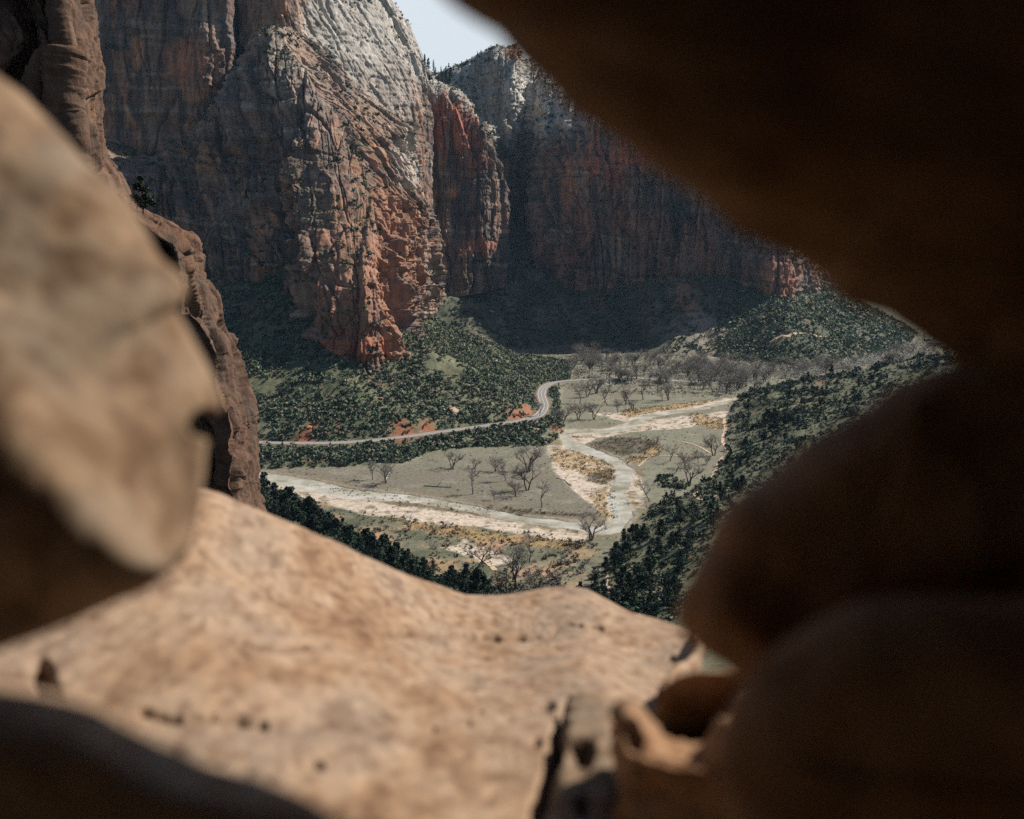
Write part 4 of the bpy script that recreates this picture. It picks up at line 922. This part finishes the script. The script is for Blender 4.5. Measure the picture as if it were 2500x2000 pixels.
# dry grass and shrubs along the river
tz = np.concatenate([[0]]); pT = []
for q in tanzones+darkzones:
    lo, hi = q.min(0), q.max(0); m_ = int((hi-lo).prod()*.11); x = lo[0]+(hi[0]-lo[0])*rng.random(m_); y = lo[1]+(hi[1]-lo[1])*rng.random(m_); k = sdf(q, x, y) < 2; pT.append(np.stack([x[k], y[k], terrain(x[k], y[k])], -1))
pT = np.concatenate(pT)
brush('dry_grass', pT, 1.0, [(.20, .14, .065), (.16, .11, .05), (.10, .085, .055), (.24, .17, .08), (.075, .065, .045)], 'tan and brown dry grass and willow along the river', 12, .6, 1.1)
pM = spread(90000, -.34, .40, 560, 2200, lambda x, y, z, a, b, c, r, n, rd: (a < 0) & (b < 0) & (c < 0) & (r > 3) & (rd > 7) & (rng.random(x.shape) < .22+.7*n))
pG = spread(60000, -.02, .46, 1150, 2300, lambda x, y, z, a, b, c, r, n, rd: (a < 0) & (b < 6) & (c < 0) & (r > 6) & (rd > 8) & (y > 1330-.25*(x-100)) & (rng.random(x.shape) < .5+.9*n))
brush('undergrowth', pG, 1.5, [(.13, .12, .095), (.16, .15, .12), (.10, .095, .075), (.19, .17, .13), (.085, .095, .06)], 'grey brown undergrowth between the trees of the grove', 14, .5)
brush('meadow_shrubs', pM, .8, [(.085, .09, .055), (.13, .12, .08), (.07, .075, .05), (.16, .13, .09), (.20, .16, .10)], 'scattered low shrubs and tussocks on the meadows', 12, .6)
q = scatter_px([(1385, 1000), (1420, 1005), (1460, 1015), (1440, 1035), (1400, 1030), (1375, 1015)], 90)
brush('sage_bushes', np.array([hit(*a) for a in q]), 2.2, GR[:4], 'clump of rounded green bushes on the flat right of the river', 40, .5)
# bushes of the bank below the road
q = np.vstack([scatter_px([(525, 945), (700, 942), (860, 928), (1000, 905), (1130, 888), (1150, 920), (1140, 935), (1000, 940), (900, 955), (840, 975), (700, 985), (525, 990)], 520)])
q = np.array([hit(*a) for a in q]); q = q[(dline(road, q[:, 0], q[:, 1]) > 11) & okred(q[:, 0], q[:, 1])]
brush('bank_bushes', q, 2.8, GR[:4]+[(.02, .03, .02)], 'dark bushes crowding the bank between road and meadow', 60, .42, .85)
q = np.vstack([scatter_px([(1030, 1215), (1170, 1205), (1200, 1262), (1040, 1255)], 90), scatter_px([(1180, 1150), (1240, 1150), (1260, 1215), (1170, 1215)], 40)])
brush('grey_thicket', np.array([hit(*a) for a in q]), 2.6, [(.085, .08, .072), (.07, .065, .06), (.10, .09, .08)], 'leafless grey thicket below the river and above the ledge', 60, .3, 1.0)
cs = np.concatenate(SHRUBS)
if len(cs) > 42000: cs = cs[rng.permutation(len(cs))[:42000]]
brush('cliff_shrubs', cs+A(0, 0, -.3), 3.3, GR[:5]+[(.02, .03, .022)], 'dark shrubs and small pines growing on the cliff ledges', 14, .7, 1.1)
q = np.vstack([scatter_px(GROVES[0][0], 380), scatter_px(GROVES[2][0], 480), scatter_px(GROVES[3][0], 320)])
brush('bare_woodland', np.array([hit(a, b, 900) for a, b in q])+A(0, 0, 2.0), 5.4, [(.40, .38, .33), (.46, .435, .375), (.32, .305, .27)], 'hazy pale crowns of the leafless woodland on the valley floor', 130, .125, 1.25)
q = scatter_px([(560, 1026), (760, 1080), (1000, 1108), (1240, 1136), (1270, 1150), (1180, 1240), (1060, 1255), (900, 1200), (760, 1150), (640, 1080)], 1500)
w_ = np.array([fbm(a/60, b/22, 3, 3) for a, b in q]); q = q[w_ > -.05]
brush('streamside_shrubs', np.array([hit(*a) for a in q]), 1.15, [(.05, .058, .036), (.085, .085, .055), (.19, .135, .065), (.12, .105, .08), (.04, .05, .03)], 'mixed low shrubs and tussocks between river and dark conifers', 26, .5, .9)
# pines on the skyline saddle and ledges
PINES = [(r'tall pines on the saddle between pale dome and far wall', 'slim dark pine on the saddle between pale dome and far wall', [(890+rng.random()*62, 132+rng.random()*48) for _ in range(40)], 24),
 ('pines along the far rim skyline', 'tiny dark pine on the far rim skyline left of the overhang', [(940+rng.random()*125, 150) for _ in range(34)], 15)]
def cast(px, py):
    d = Vector(P(px, py, 1.0)); r = SC.ray_cast(DG, Vector((0, 0, 0))+d*600, d.normalized()); return r
bpy.context.view_layer.update(); DG = bpy.context.evaluated_depsgraph_get()
for grp, lab, pts, hp in PINES:
    for (a, b) in pts:
        if hp == 15:
            b = 60
            while b < 260 and not cast(a, b)[0]: b += 2
            b += 2+rng.random()*6
        r = cast(a, b)
        if not r[0]: continue
        p = r[1]; i = [3, 4, 5][int(rng.integers(3))]; h = [9.5, 7.2, 11.5][i-3]
        t_ = put_tree('pine', i, (p[0], p[1]+2, p[2]-2), (.6+.6*rng.random())*(hp if hp != 15 else 11)*p.length/FP/h, lab, grp, 'pine', name='pine_tree'); t_.scale[0] *= .5; t_.scale[1] *= .5
r = cast(877, 108)
p = hit(300, 440); nb = P(300, 432, 96.0)
V, F = leaf_cloud(np.array([[0, 0, .6], [.5, 0, 1.1], [-.5, .1, 1.0], [.15, 0, 1.7], [-.3, 0, 1.9], [.9, 0, .6], [0, 0, 2.5]]), np.array([.6, .5, .5, .5, .4, .4, .3]), 900, .12)
rt = bpy.data.objects.new('shrub', None); COL.objects.link(rt); rt.location = nb+A(0, 0, -.5); rt.scale = (1.15,)*3; tag(rt, 'small dark green shrub rooted on the crest of the brown cliff edge', 'shrub')
link('foliage', mesh('foliage', V, F, M_jun), rt); mb = MB(); mb.tube([(0, 0, -.8), (.05, 0, .8), (-.1, 0, 2.2)], [.08, .05, .02], 5); link('stem', mb.mesh('stem', M_bark), rt)
# ------------------------------------------------------------------ boulders, logs, car, people, buildings
def boulder_mesh(seed, flat=.6):
    r = np.random.default_rng(seed); b = bpy.data.meshes.new('tmp')
    import bmesh
    bm = bmesh.new(); bmesh.ops.create_icosphere(bm, subdivisions=3, radius=1.0)
    V = np.array([v.co[:] for v in bm.verts]); F = np.array([[v.index for v in f.verts] for f in bm.faces]); bm.free()
    for i in range(9):
        n = r.normal(size=3); n /= np.linalg.norm(n); o = .5+.35*r.random(); d = V@n; V = V-np.maximum(d-o, 0)[:, None]*n*.92
    V = V*A(1, .7+.3*r.random(), flat)+fbm(V[:, 0]*1.6+seed, V[:, 1]*1.6, V[:, 2]*1.6, 4)[:, None]*V*.12
    return V, F
BO = [
 (955, 868, 34, .42, (.42, .30, .22), 'large pale tilted slab boulder above the road', .9),
 (906, 658, 34, .9, (.34, .22, .16), 'big leaning rock block at the foot of the buttress right side', 1.2),
 (1034, 658, 13, .6, (.42, .33, .27), 'pale block boulder on the hill crest against the shaded talus', 0),
 (1008, 686, 15, .7, (.10, .075, .06), 'dark boulder on the upper right of the green hill', 0),
 (982, 741, 15, .5, (.13, .085, .065), 'dark brown boulder on the middle of the green hill', 0),
 (1044, 762, 16, .35, (.40, .31, .25), 'flat pale slab on the green hill near its right end', .4),
 (650, 901, 15, .6, (.40, .19, .10), 'orange boulder at the left just above the road', 0),
 (803, 841, 13, .5, (.40, .21, .13), 'orange boulder on the lower left of the green hill', 0),
 (895, 822, 12, .5, (.14, .10, .08), 'dark tilted boulder on the lower hill left of the slab', .6),
 (904, 847, 10, .5, (.38, .17, .10), 'small red boulder above the large pale slab', 0),
 (944, 840, 8, .5, (.40, .20, .12), 'smallest orange rock close above the large pale slab', 0),
 (856, 857, 8, .6, (.42, .25, .16), 'small tan rock left of the large pale slab', 0),
 (880, 770, 10, .5, (.15, .10, .08), 'dark small boulder under the ledgy red base', .4),
 (1420, 740, 11, .6, (.24, .15, .10), 'brown boulder at the toe of the far talus', 0),
 (1130, 905, 16, .3, (.30, .17, .12), 'reddish broken slab on the bank below the road bend', 0),
 (905, 800, 8, .5, (.40, .31, .24), 'little pale rock in the middle of the hill brush', 0),
 (960, 790, 9, .4, (.36, .27, .2), 'flat grey tan rock right of the hill middle', .3),
 (830, 872, 9, .5, (.20, .13, .1), 'brown rock in brush above the straight road', 0),
 (690, 890, 10, .5, (.16, .10, .08), 'dark rock at left among the roadside bushes', 0),
 (1000, 820, 8, .5, (.38, .17, .1), 'red rock in the brush below the middle hill boulders', 0),
]
for k, (px, py, wp, flat, c, lab, tilt) in enumerate(BO):
    p = hit(px, py); s = wp*.5*np.linalg.norm(p)/FP
    V, F = boulder_mesh(k, flat)
    o = link('hillside_boulder', mesh('hillside_boulder', V*s, F, M_rock, np.broadcast_to(np.array(c)*.9, V.shape)), None, p+A(0, 0, s*flat*.35), k*1.1); o.rotation_euler = (tilt*.5, tilt*.7, k*1.3); tag(o, lab, 'boulder', 'boulders lying on the talus slopes')
def log(pts, rad, mat, label, dz=.3):
    w = np.array([hit(*q[:2]) for q in pts]); w[:, 2] += dz+np.array([q[2] if len(q) > 2 else 0 for q in pts]); c = w[0].copy()
    mb = MB(); mb.tube(w-c, np.linspace(rad, rad*.5, len(w)), 7); m = len(w)//2
    L = np.linalg.norm(w[-1]-w[0])
    mb.tube([w[m]-c, w[m]-c+A(L*.12, L*.1, L*.14), w[m]-c+A(L*.2, L*.12, L*.26)], [rad*.5, rad*.35, rad*.15], 5)
    mb.tube([w[-1]-c, w[-1]-c+A(-L*.05, L*.1, L*.15)], [rad*.45, rad*.15], 5)
    o = link('fallen_log', mb.mesh('fallen_log', mat), None, c); tag(o, label, 'log')
log([(809, 1016), (815, 1009, 1), (820, 1003, 3)], .55, M_log, 'forked bleached white log upright on the cut bank left')
log([(892, 1024), (920, 1026), (950, 1027)], .5, M_darklog, 'long dark fallen trunk on the meadow by the forked trees')
log([(1205, 920), (1215, 921), (1226, 921)], .55, M_darklog, 'dark log stranded in the shallows of the upper bend')
log([(1172, 1008), (1188, 1012), (1202, 1024)], .4, M_darklog, 'curved dark branch on the meadow edge left of the sand bank')
log([(1112, 925), (1130, 923), (1150, 919)], .6, M_log, 'pale driftwood pile at the bank under the road bend')
log([(1095, 1228), (1100, 1236), (1096, 1250)], .25, M_log, 'thin bleached snag stuck in the grey thicket')
# car on the road
def car(pos, rot, body, label):
    root = bpy.data.objects.new('parked_car', None); root.name = 'car'; COL.objects.link(root); root.location = pos; root.rotation_euler = (0, 0, rot); tag(root, label, 'car')
    mp = mat_plain('car_paint', body, rough=.3, var=.05, spec=.5); mg = mat_plain('dark_glass', (.02, .024, .028), rough=.08, var=.0, spec=.6); mt = mat_plain('tyre_rubber', (.015, .015, .015)); mr_ = mat_plain('alloy', (.4, .4, .42), rough=.3, metal=1)
    ml_ = mat_plain('lamp_lens', (.6, .6, .55), rough=.1)
    prof = [(-2.3, .45), (-2.3, .95), (-2.15, 1.05), (-1.95, 1.68), (.35, 1.72), (1.0, 1.12), (2.2, .98), (2.32, .75), (2.32, .42)]
    m = MB(); n = len(prof)
    rings = []
    for y, k in ((-.92, .0), (-.80, 1.0), (.80, 1.0), (.92, .0)):
        rings.append([(a*(.985 if k == 0 else 1), y*(1-.16*max(0, (b-1.0)/.7) if True else 1), b-.03*(k == 0)) for a, b in prof])
    V = np.array(rings).reshape(-1, 3); F = []
    for r in range(3):
        for i in range(n): F.append((r*n+i, r*n+(i+1) % n, (r+1)*n+(i+1) % n, (r+1)*n+i))
    m.add(V, F)
    for r in (0, 3):
        c = V[r*n:(r+1)*n].mean(0); m.add(np.vstack([V[r*n:(r+1)*n], c]), [(i, (i+1) % n, n) for i in range(n)])
    link('body', m.mesh('body', mp), root)
    for sx in (-1, 1):
        g = MB(); yb = sx*.925; yt = sx*.83
        g.add([(-1.85, yb, 1.08), (.75, yb, 1.1), (.25, yt, 1.6), (-1.7, yt, 1.6)], [(0, 1, 2, 3)]); link('side_window', g.mesh('side_window', mg), root)
    g = MB(); g.add([(1.02, -.72, 1.15), (1.02, .72, 1.15), (.42, .62, 1.66), (.42, -.62, 1.66)], [(0, 1, 2, 3)]); link('windscreen', g.mesh('windscreen', mg), root)
    g = MB(); g.add([(-2.19, -.7, 1.08), (-2.19, .7, 1.08), (-2.02, .6, 1.58), (-2.02, -.6, 1.58)], [(0, 1, 2, 3)]); link('rear_window', g.mesh('rear_window', mg), root)
    for x in (-1.4, 1.45):
        for y in (-.86, .86):
            w_ = MB(); w_.tube([(x, y-.12, .36), (x, y-.11, .36), (x, y+.11, .36), (x, y+.12, .36)], [.24, .36, .36, .24], 18); wo = link('wheel', w_.mesh('wheel', mt), root)
            w_ = MB(); w_.tube([(x, y-.13, .36), (x, y+.13, .36)], [.2, .2], 14); c_ = len(w_.v[0]); w_.add([(x, y-.13, .36)]+[tuple(v) for v in w_.v[0][:14]], [(0, i+1, (i+1) % 14+1) for i in range(14)]); w_.add([(x, y+.13, .36)]+[tuple(v) for v in w_.v[0][14:28]], [(0, i+1, (i+1) % 14+1) for i in range(14)]); link('rim', w_.mesh('rim', mr_), wo)
    for y in (-.62, .62):
        h = MB(); h.box((2.3, y, .82), (.04, .2, .08)); link('headlight', h.mesh('headlight', ml_), root)
        h = MB(); h.box((-2.28, y*1.2, .9), (.04, .1, .12)); link('tail_light', h.mesh('tail_light', mat_plain('red_lens', (.3, .01, .01), rough=.2)), root)
cp = G(1056, 893, ROADZ); ti = np.argmin(np.hypot(road[:, 0]-cp[0], road[:, 1]-cp[1])); td = road[ti+1]-road[ti-1]; rt_ = math.atan2(td[1], td[0])
cpos = road[ti]+A(math.sin(rt_)*1.8, -math.cos(rt_)*1.8, .14)
car([float(v) for v in cpos], rt_+math.pi, (.10, .018, .016), 'dark red car driving on the straight road toward the bend')
# two walkers on the gravel bar
def person(pos, rot, top, legs, label, ph):
    import bmesh
    pts = [(0, 0, .95), (0, .02, 1.2), (0, .02, 1.42), (0, .03, 1.52), (0, .05, 1.66), (-.1, 0, .9), (-.11, .10*ph, .5), (-.12, .02, .06), (-.12, .14, .03), (.1, 0, .9), (.11, -.06*ph, .5), (.12, -.14*ph, .06), (.12, 0-.02, .03), (-.19, .02, 1.40), (-.25, -.02, 1.14), (-.24, .10, .92), (.19, .02, 1.40), (.25, .04, 1.14), (.24, .14, .94)]
    ed = [(0, 1), (1, 2), (2, 3), (3, 4), (0, 5), (5, 6), (6, 7), (7, 8), (0, 9), (9, 10), (10, 11), (11, 12), (2, 13), (13, 14), (14, 15), (2, 16), (16, 17), (17, 18)]
    rad = [.16, .15, .15, .06, .105, .10, .07, .05, .04, .10, .07, .05, .04, .065, .05, .04, .065, .05, .04]
    me = bpy.data.meshes.new('person'); me.from_pydata(pts, ed, []); o = bpy.data.objects.new('person', me); COL.objects.link(o)
    md = o.modifiers.new('skin', 'SKIN'); s2 = o.modifiers.new('sub', 'SUBSURF'); s2.levels = 1; s2.render_levels = 1
    for v, r in zip(me.skin_vertices[0].data if me.skin_vertices else [], rad): v.radius = (r, r)
    if me.skin_vertices: me.skin_vertices[0].data[0].use_root = True
    m, nt, b, N, L = nodes('walker'); tc = N('ShaderNodeTexCoord'); sp_ = N('ShaderNodeSeparateXYZ'); L(tc.outputs['Object'], sp_.inputs[0]); cr = N('ShaderNodeValToRGB'); cr.color_ramp.interpolation = 'CONSTANT'; e = cr.color_ramp.elements
    dv = N('ShaderNodeMath'); dv.operation = 'DIVIDE'; dv.inputs[1].default_value = 2; L(sp_.outputs['Z'], dv.inputs[0])
    e[0].color = (*legs, 1); e[1].position = .48; e[1].color = (*top, 1); q = e.new(.745); q.color = (.35, .2, .14, 1); q = e.new(.845); q.color = (.03, .02, .015, 1)
    L(dv.outputs[0], cr.inputs[0]); L(cr.outputs[0], b.inputs['Base Color']); me.materials.append(m)
    o.location = [float(v) for v in pos]; o.rotation_euler = (0, 0, rot); tag(o, label, 'person')
person(hit(1336, 1014), .4, (.05, .05, .06), (.03, .035, .05), 'far walker in dark clothes on the gravel bar of the bend', 1)
person(hit(1327, 1025), 2.5, (.06, .045, .04), (.02, .02, .025), 'near walker in dark clothes at the water edge of the bend', -1)
# lodge buildings on the far valley floor
M_wall = mat_plain('lodge_wall', (.30, .25, .20)); M_roof = mat_plain('teal_roof', (.085, .17, .165), rough=.6, var=.15)
for k, (px, py, L_, W_, lab) in enumerate([(1972, 727, 26, 11, 'long lodge building with teal roof nearest the overhang'), (1992, 733, 20, 10, 'low teal roofed building just below the long lodge'), (1955, 718, 16, 9, 'smallest teal roofed building at the distant flat')]):
    p = hit(px, py, 1500); rt = bpy.data.objects.new('lodge_building', None); COL.objects.link(rt); rt.location = p; rt.rotation_euler = (0, 0, -.5+k*.3); tag(rt, lab, 'building', 'lodge buildings far down the valley')
    m = MB(); m.box((0, 0, 1.4), (L_/2, W_/2, 1.6)); link('wall', m.mesh('wall', M_wall), rt)
    m = MB(); a, b = L_/2+.8, W_/2+.9
    m.add([(-a, -b, 2.9), (a, -b, 2.9), (a, b, 2.9), (-a, b, 2.9), (-a, 0, 5.6), (a, 0, 5.6)], [(0, 1, 5, 4), (2, 3, 4, 5), (3, 2, 1, 0)]); m.add([(-a, -b, 2.9), (-a, b, 2.9), (-a, 0, 5.6), (a, -b, 2.9), (a, b, 2.9), (a, 0, 5.6)], [(0, 2, 1), (3, 4, 5)]); link('roof', m.mesh('roof', M_roof), rt)
    for x in np.arange(-L_/2+3, L_/2-2, 4):
        m = MB(); m.box((x, -W_/2-.03, 1.7), (.6, .05, .7)); link('window', m.mesh('window', mat_plain('pane', (.03, .04, .05), rough=.1)), rt)
HAZE = 0.000013; EXPO = 0.75; DENOISE = False
# ------------------------------------------------------------------ light, air, camera
SUN_AZ, SUN_EL = math.radians(62), math.radians(42)
sd = Vector((math.sin(SUN_AZ)*math.cos(SUN_EL), math.cos(SUN_AZ)*math.cos(SUN_EL), math.sin(SUN_EL)))
sl = bpy.data.lights.new('sun', 'SUN'); sl.energy = 4.8; sl.angle = math.radians(.6); sl.color = (1.0, .93, .82)
so = bpy.data.objects.new('sun', sl); COL.objects.link(so); so.rotation_euler = sd.to_track_quat('Z', 'Y').to_euler(); so.location = (300, 300, 900)
w = bpy.data.worlds.new('World'); SC.world = w; w.use_nodes = True; nt = w.node_tree; bg = nt.nodes['Background']
sky = nt.nodes.new('ShaderNodeTexSky'); sky.sky_type = 'NISHITA'; sky.sun_disc = False; sky.sun_elevation = SUN_EL; sky.sun_rotation = SUN_AZ
sky.air_density = 1.0; sky.dust_density = 1.0; sky.ozone_density = 1.0; sky.altitude = 1300
nt.links.new(sky.outputs[0], bg.inputs[0]); bg.inputs[1].default_value = .058
# thin white veil of cloud low in the sky
geo = nt.nodes.new('ShaderNodeTexCoord'); sp = nt.nodes.new('ShaderNodeSeparateXYZ'); nt.links.new(geo.outputs['Generated'], sp.inputs[0])
mr = nt.nodes.new('ShaderNodeMapRange'); mr.inputs[1].default_value = .50; mr.inputs[2].default_value = .24; nt.links.new(sp.outputs['Z'], mr.inputs[0])
nz = nt.nodes.new('ShaderNodeTexNoise'); nz.inputs['Scale'].default_value = 2.2; nz.inputs['Detail'].default_value = 6; nt.links.new(geo.outputs['Generated'], nz.inputs['Vector'])
mm = nt.nodes.new('ShaderNodeMapRange'); mm.inputs[1].default_value = .3; mm.inputs[2].default_value = .75; mm.inputs[3].default_value = .85; mm.inputs[4].default_value = 1; nt.links.new(nz.outputs['Fac'], mm.inputs[0])
ml = nt.nodes.new('ShaderNodeMath'); ml.operation = 'MULTIPLY'; mf = nt.nodes.new('ShaderNodeMapRange'); mf.inputs[1].default_value = .72; mf.inputs[2].default_value = .93; nt.links.new(sp.outputs['Y'], mf.inputs[0])
mfm = nt.nodes.new('ShaderNodeMath'); mfm.operation = 'MULTIPLY'; nt.links.new(mr.outputs[0], mfm.inputs[0]); nt.links.new(mf.outputs[0], mfm.inputs[1])
nt.links.new(mfm.outputs[0], ml.inputs[0]); nt.links.new(mm.outputs[0], ml.inputs[1])
mx = nt.nodes.new('ShaderNodeMixRGB'); nt.links.new(ml.outputs[0], mx.inputs[0]); nt.links.new(sky.outputs[0], mx.inputs[1]); mx.inputs[2].default_value = (8.0, 8.6, 9.0, 1)
nt.links.new(mx.outputs[0], bg.inputs[0])
if HAZE:
    m = bpy.data.materials.new('thin_air'); m.use_nodes = True; t = m.node_tree; t.nodes.remove(t.nodes['Principled BSDF'])
    pv = t.nodes.new('ShaderNodeVolumePrincipled'); pv.inputs['Density'].default_value = HAZE; pv.inputs['Color'].default_value = (.45, .72, 1.0, 1); pv.inputs['Anisotropy'].default_value = .1
    t.links.new(pv.outputs[0], t.nodes['Material Output'].inputs['Volume'])
    b = MB(); b.box((0, 7700, 250), (50500, 9000, 453)); b.v[0][:, 1] = np.where(b.v[0][:, 1] < 0, -1500, 16500); b.v[0][:, 2] = np.where(b.v[0][:, 2] < 0, -215, 900)
    b.v[0][:, 0] = np.sign(b.v[0][:, 0])*50500
    o = tag(link('haze', b.mesh('haze', m)), 'thin bluish air between the camera and the canyon walls', None, None, 'stuff')
cd = bpy.data.cameras.new('camera'); co = bpy.data.objects.new('camera', cd); COL.objects.link(co); SC.camera = co
cd.sensor_width = 36; cd.sensor_fit = 'HORIZONTAL'; cd.lens = 36*FP/2156; cd.clip_start = .02; cd.clip_end = 60000
co.location = (0, 0, 0); co.rotation_euler = (math.radians(90)-TH, 0, 0)
cd.dof.use_dof = True; cd.dof.focus_distance = 900; cd.dof.aperture_fstop = 2.8; cd.dof.aperture_blades = 9
SC.view_settings.view_transform = 'Standard'; SC.view_settings.look = 'None'; SC.view_settings.gamma = 1; SC.view_settings.exposure = EXPO
SC.cycles.max_bounces = 6; SC.cycles.diffuse_bounces = 4; SC.cycles.volume_bounces = 0; SC.cycles.use_denoising = DENOISE
SC.cycles.sample_clamp_indirect = 6
